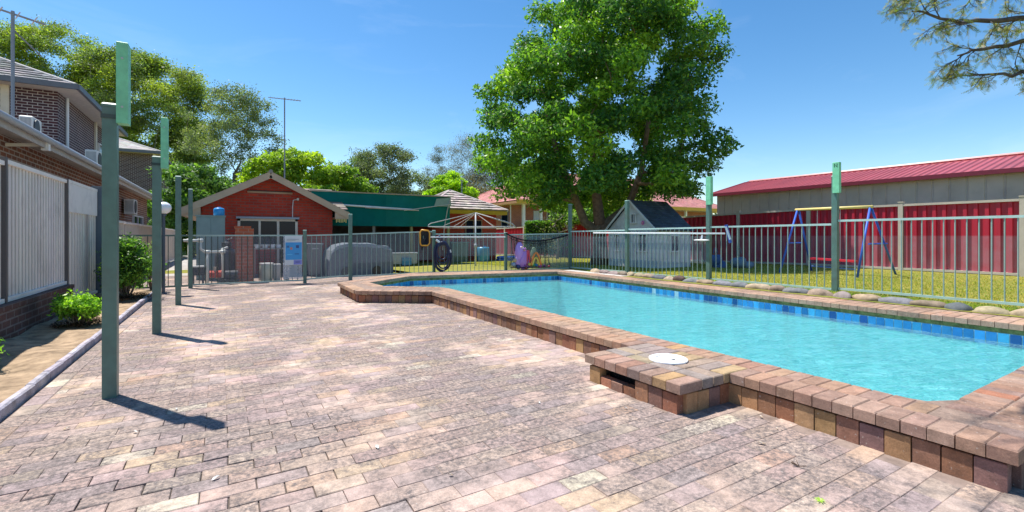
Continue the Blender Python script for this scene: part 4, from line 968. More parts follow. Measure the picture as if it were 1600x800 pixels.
mb = MB(); mb.tube([(18.9,31.3,FZ),(18.9,31.3,3.62)], .05, 8, (.75,.75,.75)); mb.build('downpipe', M_any, pk)

# ------------------------------------------------------------------ red boundary fence
RX = 16.2
ry = [3.19,5.55,7.99,10.44,13.18,15.5,17.9,20.3,22.7,25.1,27.5,29.6]
M_beige = plain('beige fence post', (.50,.44,.37), .6, var=.1, scale=3)
def redpanel(y0, y1, label):
    z0, z1 = zl(RX,y0)+.03, zl(RX,y1)+.03; t = thing('red_fence', label, 'fence', (RX, y0, z0), 'red ribbed steel panels of the boundary fence')
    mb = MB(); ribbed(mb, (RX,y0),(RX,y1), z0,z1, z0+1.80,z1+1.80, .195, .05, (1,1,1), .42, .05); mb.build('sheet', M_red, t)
    for nm, dz in (('top_rail',1.80),('bottom_rail',.02)):
        mb = MB(); mb.beam((RX-.03,y0,z0+dz),(RX-.03,y1,z1+dz),.11,.06,(1,1,1)); mb.build(nm, M_beige, t)
redpanel(.8, 3.19, 'red ribbed fence panel past the right edge of the picture')
for k in range(len(ry)-1):
    lab = ['red fence panel at the right edge with strong rib shadows','red fence panel directly behind the blue swing set','red fence panel left of the swing set below the shed','red fence panel just right of the playhouse','red fence panel hidden behind the playhouse roof','red fence panel behind the big tree trunk','red fence panel left of the tree trunk behind the corner post','red fence panel partly behind the clipped hedge','red fence panel behind the hedge by the bare shrub','red fence panel left of the hedge near the clothes line','farthest red fence panel beside the red brick house'][k]
    redpanel(ry[k]+.06, ry[k+1]-.06, lab)
for k, y in enumerate(ry):
    z = zl(RX,y); mb = MB(); mb.box(RX-.09,RX+.05,y-.055,y+.055,z-.05,z+1.90,(1,1,1)); mb.box(RX-.10,RX+.06,y-.065,y+.065,z+1.90,z+1.93,(1,1,1))
    tag(mb.build('red_fence_post', M_beige, loc=(RX,y,z)), f'beige post of the red fence, {ordn[k]} from the right edge', 'fence post', 'beige posts of the red boundary fence')

# ------------------------------------------------------------------ long shed behind the red fence
sh = thing('long_shed', 'long grey beige metal shed with a red roof behind the red fence', 'shed', (18, 8, 0))
SX = 17.9; SY0, SY1 = -6, 12.55
M_shw = plain('beige grey wall sheet', (.54,.49,.42), .55, var=.08, scale=2, dirt=.15)
mb = MB(); ribbed(mb, (SX,SY1),(SX,SY0), 0,0, 2.93,2.93, .38, .025, (1,1,1), .12, .03)
mb.poly([(SX,SY1,0),(SX+8,SY1,0),(SX+8,SY1,2.9),(SX+4,SY1,3.9),(SX,SY1,2.93)],(.9,.9,.9)); mb.build('wall', M_shw, sh)
mb = MB(); M_rr = plain('red roof sheet', (.40,.085,.09), .38, var=.12, scale=1.2)
y = SY0-.2
while y < SY1+.25:
    c = J((1,1,1), .06)
    mb.poly([(SX-.18,y,2.94),(SX-.18,y+.14,2.94),(SX+2.7,y+.14,3.66),(SX+2.7,y,3.66)],c); mb.poly([(SX-.18,y+.14,2.94),(SX-.18,y+.17,2.975),(SX+2.7,y+.17,3.695),(SX+2.7,y+.14,3.66)],c)
    mb.poly([(SX-.18,y+.17,2.975),(SX-.18,y+.20,2.94),(SX+2.7,y+.20,3.66),(SX+2.7,y+.17,3.695)],c); y += .20
mb.poly([(SX+2.7,SY0,3.67),(SX+2.7,SY1+.2,3.67),(SX+6,SY1+.2,2.9),(SX+6,SY0,2.9)],(1,1,1)); mb.tube([(SX+2.7,SY0,3.69),(SX+2.7,SY1+.22,3.69)], .06, 6, (1,1,1)); mb.build('roof', M_rr, sh)
mb = MB(); mb.box(SX-.26,SX-.16,SY0,SY1+.25,2.86,2.98,(.16,.012,.03)); mb.build('gutter', M_any, sh)
mb = MB(); mb.poly([(SX-.2,SY1+.24,2.86),(SX+2.7,SY1+.24,3.60),(SX+2.7,SY1+.24,3.72),(SX-.2,SY1+.24,2.98)],(.3,.05,.08)); mb.build('barge', M_any, sh)

# ------------------------------------------------------------------ playhouse
ph = thing('playhouse', 'white toy cottage playhouse with a steep dark roof under the big tree', 'playhouse', (11.85, 10.9, .17))
PX0, PX1, PY0, PY1 = 11.2, 12.75, 9.9, 12.0; PB = .18; PE = 1.42; pm_ = (PY0+PY1)/2; PR = 2.32
M_pw = plain('weathered white board', (.62,.62,.60), .6, var=.12, scale=5, dirt=.3)
mb = MB()
for k in range(14):
    z0 = PB+k*.155; z1 = z0+.15
    def yr(z): 
        if z <= PE: return PY0, PY1
        f = (z-PE)/(PR-PE); return PY0+(pm_-PY0)*f, PY1-(PY1-pm_)*f
    if z1 > PR: break
    a0, a1 = yr(z0); b0, b1 = yr(z1); mb.poly([(PX0-.01,a0,z0),(PX0-.01,a1,z0),(PX0+.004,b1,z1),(PX0+.004,b0,z1)])
    if z1 <= PE+.05: mb.poly([(PX0,PY0-.01,z0),(PX1,PY0-.01,z0),(PX1,PY0+.004,z1),(PX0,PY0+.004,z1)]); mb.poly([(PX0,PY1,z0),(PX1,PY1,z0),(PX1,PY1,z1),(PX0,PY1,z1)])
mb.poly([(PX0+.01,PY0+.01,PB),(PX0+.01,PY1-.01,PB),(PX0+.01,PY1-.01,PE),(PX0+.01,pm_,PR),(PX0+.01,PY0+.01,PE)]); mb.poly([(PX1,PY0,PB),(PX1,PY1,PB),(PX1,PY1,PE),(PX1,pm_,PR),(PX1,PY0,PE)]); mb.poly([(PX0+.01,PY0+.008,PB),(PX1,PY0+.008,PB),(PX1,PY0+.008,PE),(PX0+.01,PY0+.008,PE)])
mb.build('wall', M_pw, ph)
M_pr = plain('dark blue shingles', (1,1,1), .6, var=.35, scale=5)
mb = MB(); ov = .10; sl = (PR-PE)/(pm_-PY0)
tiled(mb, (PX0-.12,PY0-ov,PE-ov*sl+.02),(PX1+.1,PY0-ov,PE-ov*sl+.02),(PX0-.12,pm_,PR+.03),(PX1+.1,pm_,PR+.03),(.055,.068,.088),.12,.2,.012)
tiled(mb, (PX1+.1,PY1+ov,PE-ov*sl+.02),(PX0-.12,PY1+ov,PE-ov*sl+.02),(PX1+.1,pm_,PR+.03),(PX0-.12,pm_,PR+.03),(.055,.068,.088),.12,.2,.012)
mb.build('roof', M_pr, ph)
mb = MB(); mb.beam((PX0-.13,PY0-ov,PE-ov*sl),(PX0-.13,pm_,PR+.01),.025,.06,(1,1,1)); mb.beam((PX0-.13,PY1+ov,PE-ov*sl),(PX0-.13,pm_,PR+.01),.025,.06,(1,1,1)); mb.build('barge_board', M_pw, ph)
windowpart(ph, PX0-.012, pm_-.12, 1.62, 1.88, .17, '-x', mull=1, fw=.03)
windowpart(ph, PX0-.012, PY0+.55, .72, 1.22, .34, '-x', mull=1, fw=.035); windowpart(ph, PX0-.012, PY1-.45, .72, 1.22, .26, '-x', mull=1, fw=.035)
windowpart(ph, PX0+.75, PY0-.012, .72, 1.18, .36, 'y', mull=1, fw=.035)
mb = MB(); mb.box(PX0-.03,PX0-.012,pm_-.22,pm_+.22,PB,PB+1.02,(.9,.9,.9)); d_ = mb.build('door', M_pw, ph)
mb = MB(); mb.blob((PX0-.045,pm_-.17,.70),(.015,.015,.015),(.5,.4,.2),8,6,0); mb.build('handle', M_any, d_)
mb = MB()
for k in range(5): a = 2*PI*k/5; mb.blob((PX0-.03,pm_-.50+.04*math.cos(a),1.60+.04*math.sin(a)),(.01,.03,.03),(.65,.12,.42),8,6,0)
mb.blob((PX0-.035,pm_-.50,1.60),(.01,.02,.02),(.8,.6,.2),8,6,0); mb.build('flower_decal', M_plast, ph)
# items right of playhouse
for k, (x, y, c, lab) in enumerate(((12.9,9.1,(.08,.13,.26),'blue plastic toy bag slumped beside the playhouse'),(13.2,8.5,(.20,.25,.30),'pale blue grey toy bag right of the pool fence post'))):
    t = thing('toy_bag', lab, 'toy bag', (x,y,.2), 'toy bags on the lawn by the red fence')
    mb = MB(); mb.blob((x,y,.38),(.20,.17,.20),c,12,10,.2,k+5); mb.blob((x+.08,y-.1,.30),(.15,.2,.13),c,12,10,.2,k+9); mb.build('bag', M_cloth, t, smooth=True)
    mb = MB(); mb.tube([(x-.1,y,.66),(x-.06,y,.80),(x+.06,y,.80),(x+.1,y,.66)], .012, 6, c); mb.build('handle', M_cloth, t)

# ------------------------------------------------------------------ swing set
sw = thing('swing_set', 'swing set with blue legs, cream top bar and a red seat', 'swing set', (13, 6, .22))
A1 = Vector((13.07,6.75,1.89)); A2 = Vector((12.93,5.03,1.88))
BLU = (.03,.12,.55); G = .22
def leg(a, b): 
    mb = MB(); mb.tube([a, b], .025, 10, BLU); return mb.build('leg', M_any, sw, smooth=True)
leg(A1, (12.30,6.80,G)); leg(A1+Vector((.03,-.02,0)), (13.7,6.7,G)); leg(A2, (12.45,5.10,G)); leg(A2+Vector((.03,0,0)), (14.25,5.0,G))
mb = MB(); mb.tube([A1+(A1-A2)*.03, A2-(A1-A2)*.03], .036, 10, (.75,.60,.22)); mb.build('top_bar', M_any, sw, smooth=True)
mb = MB(); mb.tube([(12.62,6.78,1.0),(13.25,6.73,1.0)], .02, 8, BLU); mb.tube([(12.88,5.04,1.0),(13.7,4.98,1.0)], .02, 8, BLU); mb.build('cross_brace', M_any, sw)
S0 = A1.lerp(A2,.30); S1 = A1.lerp(A2,.62)
mb = MB()
mb.tube([S0,(S0.x,S0.y,.62)], .008, 6, (.35,.35,.38)); mb.tube([S1,(S1.x,S1.y,.62)], .008, 6, (.35,.35,.38)); mb.build('chains', M_any, sw)
mb = MB(); d = (S1-S0).normalized(); a = Vector((S0.x,S0.y,.60))-d*.15; b = Vector((S1.x,S1.y,.58))+d*.35; mb.beam(a, b, .16, .05, (.60,.03,.05)); mb.build('seat', M_plast, sw)
mb = MB(); mb.tube([a+Vector((0,0,-.2)), b+Vector((0,0,-.2))], .02, 8, (.1,.2,.5)); mb.build('foot_bar', M_any, sw)

# ------------------------------------------------------------------ rotary clothes line
ro = thing('rotary_clothes_line', 'grey rotary clothes line with bent arms on the back lawn', 'clothes line', (7.75, 15.3, .05))
cx, cy = 7.75, 15.3; TZ = 2.03; AZ = 1.50
mb = MB(); mb.tube([(cx,cy,0),(cx,cy,TZ)], .028, 10, (.62,.63,.66)); mb.lathe([(.06,.75),(.06,.9)], (cx,cy,0), 10, (.5,.5,.52)); mb.build('pole', M_any, ro, smooth=True)
ends = []
for k in range(4):
    a = math.radians(12+90*k); R = 2.05; e_ = Vector((cx+R*math.cos(a), cy+R*math.sin(a), AZ)); ends.append(e_)
    mb = MB(); mb.tube([(cx,cy,TZ),(cx+(R-.12)*math.cos(a), cy+(R-.12)*math.sin(a), AZ+.11),(cx+(R-.03)*math.cos(a), cy+(R-.03)*math.sin(a), AZ+.06), e_], .014, 8, (.42,.42,.43)); mb.build('arm', M_any, ro, smooth=True)
    mb = MB(); mb.tube([(cx,cy,TZ-.02),(cx+.5*R*math.cos(a), cy+.5*R*math.sin(a), AZ)], .008, 6, (.55,.5,.48)); mb.build('strut', M_any, ro)
mb = MB()
for f, r_ in ((1,.012),(.75,.004),(.5,.004)):
    for k in range(4):
        p = Vector((cx,cy,AZ)).lerp(ends[k], f); q = Vector((cx,cy,AZ)).lerp(ends[(k+1)%4], f); mb.tube([p,q], r_ if k != 2 else r_, 6, (.55,.57,.6))
mb.build('lines', M_any, ro)

# ------------------------------------------------------------------ pool tools
# leaf scoop laid on the fence
def fp(t, a=P678, b=P790): return Vector((a[0]+(b[0]-a[0])*t, a[1]+(b[1]-a[1])*t, 0))
sc_ = thing('leaf_scoop', 'pool leaf scoop with an orange rimmed black net and long pole on the fence', 'leaf scoop', (4.87,12.36,1.1))
u = (Vector(P790)-Vector(P678)).normalized(); 
mb = MB(); a = Vector((4.84,12.36,1.155)); b = a+Vector((u.x,u.y,0))*2.15; mb.tube([a,b], .015, 8, (.75,.76,.78)); mb.build('pole', M_any, sc_)
c = Vector((4.70,12.40,1.14)); R_ = []
for sx, sz in ((-1,-.75),(-1,.7),(-.7,1),(.7,.9),(1,.6),(1,-.7),(.6,-1),(-.7,-1),(-1,-.75)): R_.append(c+Vector((u.x,u.y,0))*sx*.13+Vector((0,0,sz*.215)))
mb = MB(); mb.tube(R_, .022, 8, (.75,.33,.03), cap=False); mb.build('rim', M_plast, sc_, smooth=True)
mb = MB(); 
for k in range(8): p, q = R_[k], R_[k+1]; mb.poly([p, q, c+Vector((.02,.12,-.05))])
mb.poly([c+Vector((-.14,.03,-.05)),c+Vector((.0,.02,-.02)),c+Vector((-.02,.1,-.36)),c+Vector((-.06,.1,-.34))]); mb.build('net', plain('black net', (.015,.015,.02), .8), sc_)
# hose
hs = thing('pool_hose', 'coiled dark blue pool vacuum hose hanging on the fence post', 'hose', (5.15,12.28,.2))
mb = MB()
def coil(cxx, cz, rx_, rz_, off, a0, a1, n=40):
    return [Vector((5.15,12.30,0))+Vector((u.x,u.y,0))*(cxx+rx_*math.sin(a0+(a1-a0)*i/n))+Vector((0,-off,cz+rz_*math.cos(a0+(a1-a0)*i/n))) for i in range(n+1)]
for q in ((0,.62,.22,.42,.02),(.02,.66,.20,.38,.05),(-.03,.60,.21,.40,.08),(.0,.72,.17,.30,.10),(.03,.58,.24,.36,.04),(0,.75,.15,.22,.07)):
    mb.tube(coil(q[0],q[1],q[2],q[3],q[4],0,2*PI), .021, 8, J((.018,.022,.07),.2), cap=False)
mb.tube([Vector((5.12,12.26,1.03)),Vector((5.02,12.3,1.10)),Vector((5.08,12.3,1.2)),Vector((5.16,12.27,1.12))], .021, 8, (.02,.02,.08)); mb.build('coils', plain('hose', (1,1,1), .35, var=.15, scale=60, bmp=.6), hs, smooth=True)
mb = MB(); mb.tube([Vector((4.98,12.27,1.08)),Vector((5.07,12.24,1.01))], .03, 10, (.7,.72,.72)); mb.tube([Vector((5.36,12.18,.80)),Vector((5.38,12.18,.72))], .025, 10, (.7,.72,.72)); mb.build('cuff', M_plast, hs)
# pole with brush on right fence
br = thing('brush_pole', 'long white pool pole with a blue brush head along the right fence', 'pool brush', (8.78,8,1.2))
mb = MB(); mb.tube([(8.79,10.05,1.27),(8.79,5.98,1.24)], .017, 8, (.82,.83,.84)); mb.build('pole', M_any, br, smooth=True)
mb = MB(); mb.beam((8.74,5.92,1.42),(8.80,5.86,1.05),.05,.04,(.04,.10,.42)); mb.build('brush_head', M_plast, br)
mb = MB(); mb.beam((8.70,5.90,1.38),(8.76,5.84,1.12),.03,.03,(.75,.78,.85)); mb.build('bristles', M_cloth, br)
vh = thing('vacuum_head', 'flat white pool vacuum head hanging beside the fence post', 'vacuum head', (8.76,6.55,1.08))
mb = MB(); 
mb.blob((8.76,6.52,1.10),(.07,.20,.02),(.80,.80,.80),18,8,0); mb.build('plate', M_plast, vh, smooth=True)
mb = MB(); mb.tube([(8.76,6.52,1.11),(8.76,6.50,1.20)], .018, 8, (.75,.75,.8)); mb.build('neck', M_plast, vh)

# ------------------------------------------------------------------ toy net and toys
u2 = (Vector(PC)-Vector(P790)); L2 = u2.length; u2 = u2/L2; n2 = Vector((u2.y,-u2.x)); 
if n2.y > 0: n2 = -n2
def np_(s, z, off=.06): return Vector((P790[0]+u2.x*L2*s+n2.x*off, P790[1]+u2.y*L2*s+n2.y*off, z))
tn = thing('toy_net', 'black net slung between two fence posts holding pool toys', 'net', tuple(np_(.4,.2)))
def sag(s, top=1.27, end=1.24, d=.22): return (top*(1-s)+end*s) - d*math.sin(PI*min(1,max(0,s))**.8)
mb = MB(); mb.tube([np_(s/20, sag(s/20)) for s in range(20)], .020, 8, (.02,.02,.025)); mb.tube([np_(.05+s*.045, sag(.05+s*.045)-.07) for s in range(16)], .010, 6, (.02,.02,.025)); mb.build('rope', M_cloth, tn)
mb = MB()
for s in (.08,.115,.15,.17,.52,.60): mb.tube([np_(s,sag(s)-.02), np_(s+.01,.75,.08), np_(s+(.05 if s<.3 else -.02),.32,.14)], .009, 5, (.02,.02,.03))
for k in range(26):
    s = .07+k*.0215; z0 = sag(s)-.07
    for sg_ in (-1,1): mb.tube([np_(s,z0,.09), np_(min(.66,max(.04,s+sg_*.16)),.28,.16)], .0022, 4, (.03,.03,.04), cap=False)
mb.tube([np_(s/20,.27,.17) for s in range(1,14)], .012, 6, (.03,.03,.06)); mb.build('netting', M_cloth, tn)
def toy(name, lab, cat, builder, parts=None):
    mb = MB(); builder(mb); o = mb.build(name, M_plast, smooth=True, loc=tuple(np_(.3,.25))); tag(o, lab, cat, 'pool toys in the black net'); return o
def b1(mb):
    mb.blob(np_(.205,.72,.08), (.13,.10,.32), (.50,.28,.66), 16, 12, .14, 3); mb.blob(np_(.285,.50,.08), (.21,.10,.26), (.46,.24,.60), 16, 12, .14, 8); mb.blob(np_(.20,.48,.10), (.15,.09,.2), (.55,.36,.68), 14, 10, .14, 9)
def b1b(mb):
    rg = random.Random(4)
    for k in range(14):
        a = rg.uniform(-1,1); z = .62+rg.uniform(-.28,.28); p = np_(.235+a*.045,z,.145); mb.blob(p,(.035,.03,.035),rg.choice([(.75,.45,.25),(.40,.10,.45),(.65,.5,.8)]),8,6,.1)
lil = toy('inflatable_ring', 'lilac inflatable with orange and purple spots, folded in the net', 'inflatable', b1)
mb = MB(); b1b(mb); mb.build('printed_spots', M_plast, lil, smooth=True)
toy('kickboard', 'pale green arched kickboard beside the lilac inflatable', 'kickboard', lambda mb: mb.blob(np_(.42,.58,.05), (.13,.04,.28), (.50,.60,.38), 16, 12, .02, 2))
def noodle(c, s0, s1, h, off=.15): return lambda mb: mb.tube([np_(s0+(s1-s0)*k/14, .32+h*math.sin(PI*k/14), off) for k in range(15)], .028, 8, c)
toy('pool_noodle', 'orange arched pool noodle in front of the green kickboard', 'pool noodle', noodle((.75,.25,.05),.36,.52,.38))
toy('pool_noodle', 'yellow arched pool noodle inside the orange one', 'pool noodle', noodle((.70,.58,.10),.38,.49,.24,.17))
toy('pool_noodle', 'red pool noodle curving right of the lilac inflatable', 'pool noodle', noodle((.60,.06,.10),.30,.35,.45,.12))
for s, z, r_, c, lab, cat in ((.17,.29,.075,(.03,.05,.16),'navy ball at the bottom left of the toy net','ball'),(.10,.36,.07,(.30,.40,.50),'blue grey toy at the left foot of the net','ball'),(.29,.25,.05,(.35,.08,.04),'dark red toy under the lilac inflatable','toy'),(.34,.36,.05,(.75,.62,.10),'yellow toy ball in the middle of the net','ball'),
        (.40,.34,.06,(.03,.30,.12),'green toy ball below the kickboard','ball'),(.445,.33,.05,(.04,.20,.42),'blue toy ball below the noodles','ball'),(.50,.30,.055,(.40,.06,.30),'magenta toy ball right of the noodles','ball'),(.57,.31,.04,(.12,.04,.16),'dark purple toy ball right of the magenta one','ball'),(.64,.29,.035,(.50,.04,.05),'small red toy ball at the right foot of the net','ball'),(.12,.48,.06,(.60,.45,.25),'tan toy leaning left of the lilac inflatable','toy')):
    toy('toy_ball' if cat == 'ball' else 'pool_toy', lab, cat, lambda mb: mb.blob(np_(s,z,.14),(r_,r_,r_),c,12,8,.05))

# ------------------------------------------------------------------ trees
def leaves(centers, radii, n, size, cols, seed, parent, name='crown', mat=None, aspect=.5, flatz=1.0, shell=.55, clump_cols=True, droop=0):
    rg = np.random.default_rng(seed); C = np.array(centers); R = np.array(radii); K = len(C)
    vol = (R.prod(axis=1))**.66; idx = rg.choice(K, n, p=vol/vol.sum())
    d = rg.normal(size=(n,3)); d /= np.linalg.norm(d,axis=1)[:,None]; rr = rg.uniform(shell**3,1,n)**(1/3)
    lump = 1+.22*np.sin(d[:,0]*5+idx)+.15*np.sin(d[:,2]*7+idx*2.3)+.12*np.sin(d[:,1]*9+idx*1.7)
    P = C[idx]+(d*(rr*lump)[:,None] if shell > .15 else rg.normal(0,.62,(n,3)))*R[idx]+rg.normal(0,.04,(n,3))
    nrm = d*.6+rg.normal(0,.6,(n,3)); nrm[:,2] += .35; nrm /= np.linalg.norm(nrm,axis=1)[:,None]
    t = rg.normal(size=(n,3)); t[:,2] -= droop; t -= nrm*(t*nrm).sum(1)[:,None]; t /= np.linalg.norm(t,axis=1)[:,None]; b = np.cross(nrm,t)
    s = size*rg.uniform(.6,1.35,n)[:,None]; w = s*aspect
    V = np.stack([P-t*s, P+b*w*.9-nrm*s*.15, P+t*s, P-b*w*.9-nrm*s*.15],1).reshape(-1,3); F = np.arange(4*n).reshape(n,4)
    base = np.array(cols); ci = rg.integers(0,len(base),K) ; cc = base[np.where(rg.random(n)<.55, ci[idx], rg.integers(0,len(base),n))]*rg.uniform(.72,1.3,(n,1))
    return build_np(name, V, F, cc.astype(np.float32), mat or M_leaf, parent)
def skeleton(base, trunk, centers, r0, rg, col, parent, name='trunk', tip=.02, jit=.12, n=8, limbs=()):
    """trunk polyline then a bent limb to every clump centre, attached to the nearest earlier node"""
    mb = MB(); nodes = []
    m = len(trunk)
    rs = [r0*(1-.45*i/(m-1)) for i in range(m)]; rs[0] = r0*1.35
    mb.tube(trunk, rs, 12, J(col,.1))
    for i, p in enumerate(trunk[max(1,m//2):]): nodes.append((Vector(p), rs[max(1,m//2)+i]))
    T = nodes[-1][0]
    for path, ra, rb_ in limbs:
        q = [Vector(p) for p in path]; pts = []
        for a_, b_ in zip(q[:-1], q[1:]): pts += [a_.lerp(b_, i/3) for i in range(3)]
        pts.append(q[-1]); k = len(pts); rr = [ra+(rb_-ra)*i/(k-1) for i in range(k)]; mb.tube(pts, rr, 10, J(col,.1)); nodes += [(pts[i], rr[i]) for i in range(3,k)]
    for c in sorted([Vector(c) for c in centers], key=lambda c: (c-T).length):
        best = min(nodes, key=lambda q: (q[0]-c).length + (2.0 if q[0].z > c.z+.4 else 0) + .0)
        a, ra = best; r = max(tip*1.2, ra*.66); L = (c-a).length; k = max(3, int(L/.5)); pts = []
        bend = Vector((rg.uniform(-1,1),rg.uniform(-1,1),rg.uniform(.1,.9)))*L*.14
        for i in range(k+1):
            s = i/k; pts.append(a.lerp(c,s)+bend*math.sin(PI*s)+Vector((rg.uniform(-1,1),rg.uniform(-1,1),rg.uniform(-1,1)))*jit*.35*(0<i))
        rr = [max(tip*.5, r*(1-.75*i/k)) for i in range(k+1)]; mb.tube(pts, rr, n if r > .05 else 5, J(col,.15))
        for i in range(1,k+1): nodes.append((pts[i], rr[i]))
        for _ in range(2):
            e_ = c+Vector((rg.uniform(-1,1),rg.uniform(-1,1),rg.uniform(-.3,1)))*max(.4, L*.25); mb.tube([pts[-1], pts[-1].lerp(e_,.5)+Vector((rg.uniform(-1,1),rg.uniform(-1,1),0))*.08, e_], [rr[-1], rr[-1]*.7, rr[-1]*.35], 4, J(col,.15))
    return mb.build(name, M_bark, parent, smooth=True)
RT = Vector((.8545,-.5195,0)); FW = Vector((.5195,.8545,0))
rg = random.Random(5)
# the big tree behind the playhouse
bt_ = thing('shade_tree', 'large dense green tree with a thick forked trunk behind the playhouse', 'tree', (11.6,12.9,.15))
TB = Vector((11.6,12.9,.12))
Ls = [(2.2,-1.6,2.6),(3.0,-3.9,4.2),(4.2,-4.7,5.0),(5.6,-4.9,4.3),(7.4,-4.2,4.3),(9.0,-2.8,4.2),(10.2,-1.9,3.4),(11.6,-.8,2.0)]
def ext(z):
    for (z0,a0,b0),(z1,a1,b1) in zip(Ls[:-1],Ls[1:]):
        if z0 <= z <= z1: f = (z-z0)/(z1-z0); return a0+(a1-a0)*f, b0+(b1-b0)*f
    return Ls[-1][1:]
cen, rad = [], []
tries = 0
while len(cen) < 185 and tries < 9000:
    tries += 1
    z = rg.uniform(2.5,11.3); a, b = ext(z); mid = (a+b)/2; hw = (b-a)/2
    th = rg.uniform(0,2*PI); q = rg.uniform(.0,1)**.38; 
    uu = mid+math.cos(th)*q*(hw-.45); vv = math.sin(th)*q*min(hw,3.9)*.85
    if z < 2.9 and abs(uu) < 1.3 and vv < .3: continue
    c = Vector((TB.x,TB.y,0))+RT*uu+FW*vv+Vector((0,0,z))
    if any((c-o).length < .70 for o in cen): continue
    cen.append(c); s = rg.uniform(.38,.72); rad.append((s*1.1,s*1.1,s*.72))
trunk = [TB+Vector((0,0,-.1)), TB+Vector((.02,0,.5)), TB+Vector((-.03,0,1.1)), TB+Vector((.02,.05,1.7))]
limbs = []
sk = MB()
skeleton(TB, [tuple(p) for p in trunk], [c for k, c in enumerate(cen)], .33, rg, (.23,.155,.11), bt_, limbs=[([TB+Vector((0,0,1.15)), TB+RT*-.55+Vector((0,0,1.55)), TB+RT*-.85+Vector((0,0,2.3)), TB+RT*-1.5+Vector((0,0,3.8)), TB+RT*-2.0+Vector((0,0,5.8))], .20, .07),([TB+Vector((0,0,1.45)), TB+RT*-.1+FW*.2+Vector((0,0,2.6)), TB+RT*-.3+Vector((0,0,4.6)), TB+RT*.0+Vector((0,0,7.6))], .22, .07),([TB+Vector((0,0,1.3)), TB+RT*.55+Vector((0,0,1.75)), TB+RT*1.0+Vector((0,0,2.1)), TB+RT*1.5+Vector((0,0,3.4)), TB+RT*1.9+Vector((0,0,6.2))], .21, .07)])
leaves([tuple(c) for c in cen], rad, 140000, .074, [(.065,.16,.022),(.045,.125,.025),(.12,.24,.026),(.18,.31,.03),(.035,.105,.03),(.09,.19,.03)], 3, bt_, aspect=.52, shell=.45)

def tree(name, label, cat, px, d, z0, z1, hw, nclump, nleaf, size, cols, bark, r0, seed, mat=None, trunk_lean=0, clump=(.5,1.1), shape='round', sparse=.4, flat=.6, group='trees behind the houses', zb=None, aspect=.5, droop=0, skel=1, shell=.5):
    """px = place across the view in the photograph's pixels (only used to write the ground position), d = metres ahead"""
    rg = random.Random(seed); t_ = (px-800)/731
    base = FW*d+RT*(t_*d); base.z = -.2 if zb is None else zb
    t = thing(name, label, cat, tuple(base), group)
    cen, rad = [], []; tries = 0
    while len(cen) < nclump and tries < 8000:
        tries += 1; f = rg.random(); z = z0+(z1-z0)*f
        if shape == 'round': w = hw*math.sqrt(max(.04,1-(2*f-1)**2))
        elif shape == 'umbrella': w = hw*(.55+.45*math.sin(PI*min(1,f*1.1)*.9)) if f < .8 else hw*math.sqrt(max(.05,1-((f-.8)/.2)**2))*.95
        else: w = hw*(1-f*.7)
        th = rg.uniform(0,2*PI); q = rg.random()**.42
        c = Vector((base.x+trunk_lean*f,base.y,0))+RT*math.cos(th)*q*w+FW*math.sin(th)*q*w*.7+Vector((0,0,z))
        s = rg.uniform(*clump)
        if any((c-o).length < s*sparse*2 for o in cen): continue
        cen.append(c); rad.append((s,s,s*flat))
    H = z0+(z1-z0)*.35
    tr = [tuple(base+Vector((rg.uniform(-.03,.03)*k*r0*3+trunk_lean*.2*k/4, rg.uniform(-.1,.1)*k*.3, (H-base.z)*k/4))) for k in range(5)]
    skeleton(base, tr, [c for k, c in enumerate(cen) if k % skel == 0], r0, rg, bark, t, tip=.022)
    leaves([tuple(c) for c in cen], rad, nleaf, size, cols, seed, t, mat=mat or M_gum, aspect=aspect, droop=droop, shell=shell)
    return t
GUM = [(.11,.16,.035),(.16,.22,.03),(.22,.27,.03),(.085,.13,.045),(.13,.16,.06)]
BK = (.30,.26,.23)
tree('gum_tree','tall gum tree with yellow green tips behind the left house','tree',60,42,6,20.0,6.8,170,95000,.10,GUM,BK,.45,21,clump=(.5,1.1),shape='round',sparse=.42,flat=.5,shell=.12)
tree('gum_tree','broad gum tree crown rising over the first two left posts','tree',215,44,3,17.9,7.0,230,150000,.105,GUM,BK,.45,22,clump=(.5,1.1),shape='umbrella',sparse=.42,flat=.5,shell=.12)
tree('gum_tree','dark low gum tree behind the second brick house and third post','tree',262,58,0,13.5,5.5,60,50000,.15,[(.07,.11,.03),(.10,.15,.03),(.13,.19,.04)],BK,.35,23,clump=(1.2,2.0),shape='round',sparse=.3,shell=.3)
tree('gum_tree','shady gum tree low behind the upper roof corner of the left house','tree',135,52,2,15.5,5.5,80,50000,.12,GUM,BK,.35,52,clump=(1.0,1.7),shape='round',sparse=.32,flat=.6,shell=.3)
tree('gum_tree','open branched gum tree with airy grey green crown left of the tall antenna','tree',365,36,2.5,12.6,3.8,130,36000,.075,[(.10,.135,.07),(.13,.165,.07),(.08,.11,.06),(.17,.20,.07)],(.20,.17,.15),.30,24,clump=(.32,.62),shape='round',sparse=.5,flat=.7,shell=.1)
tree('leafy_tree','bright yellow green tree behind the ridge of the red hut','tree',455,30,1.0,6.3,3.4,55,36000,.12,[(.18,.30,.03),(.26,.38,.04),(.13,.24,.03)],(.22,.18,.14),.2,25,mat=M_lime,clump=(.5,.95),sparse=.35,group='trees behind the hut')
tree('leafy_tree','bright green tree between the hut roof and the green shade cloth','tree',525,31,.8,5.6,2.6,40,22000,.12,[(.15,.27,.03),(.22,.34,.04),(.10,.20,.04)],(.22,.18,.14),.18,26,mat=M_lime,clump=(.5,.9),sparse=.35,group='trees behind the hut')
tree('leafy_tree','low shady green tree left of the red hut behind the beige fence','tree',300,26,.3,4.8,2.8,40,24000,.11,[(.09,.17,.03),(.15,.26,.04),(.06,.12,.03)],(.2,.16,.13),.15,27,clump=(.5,.9),sparse=.33,group='trees behind the hut')
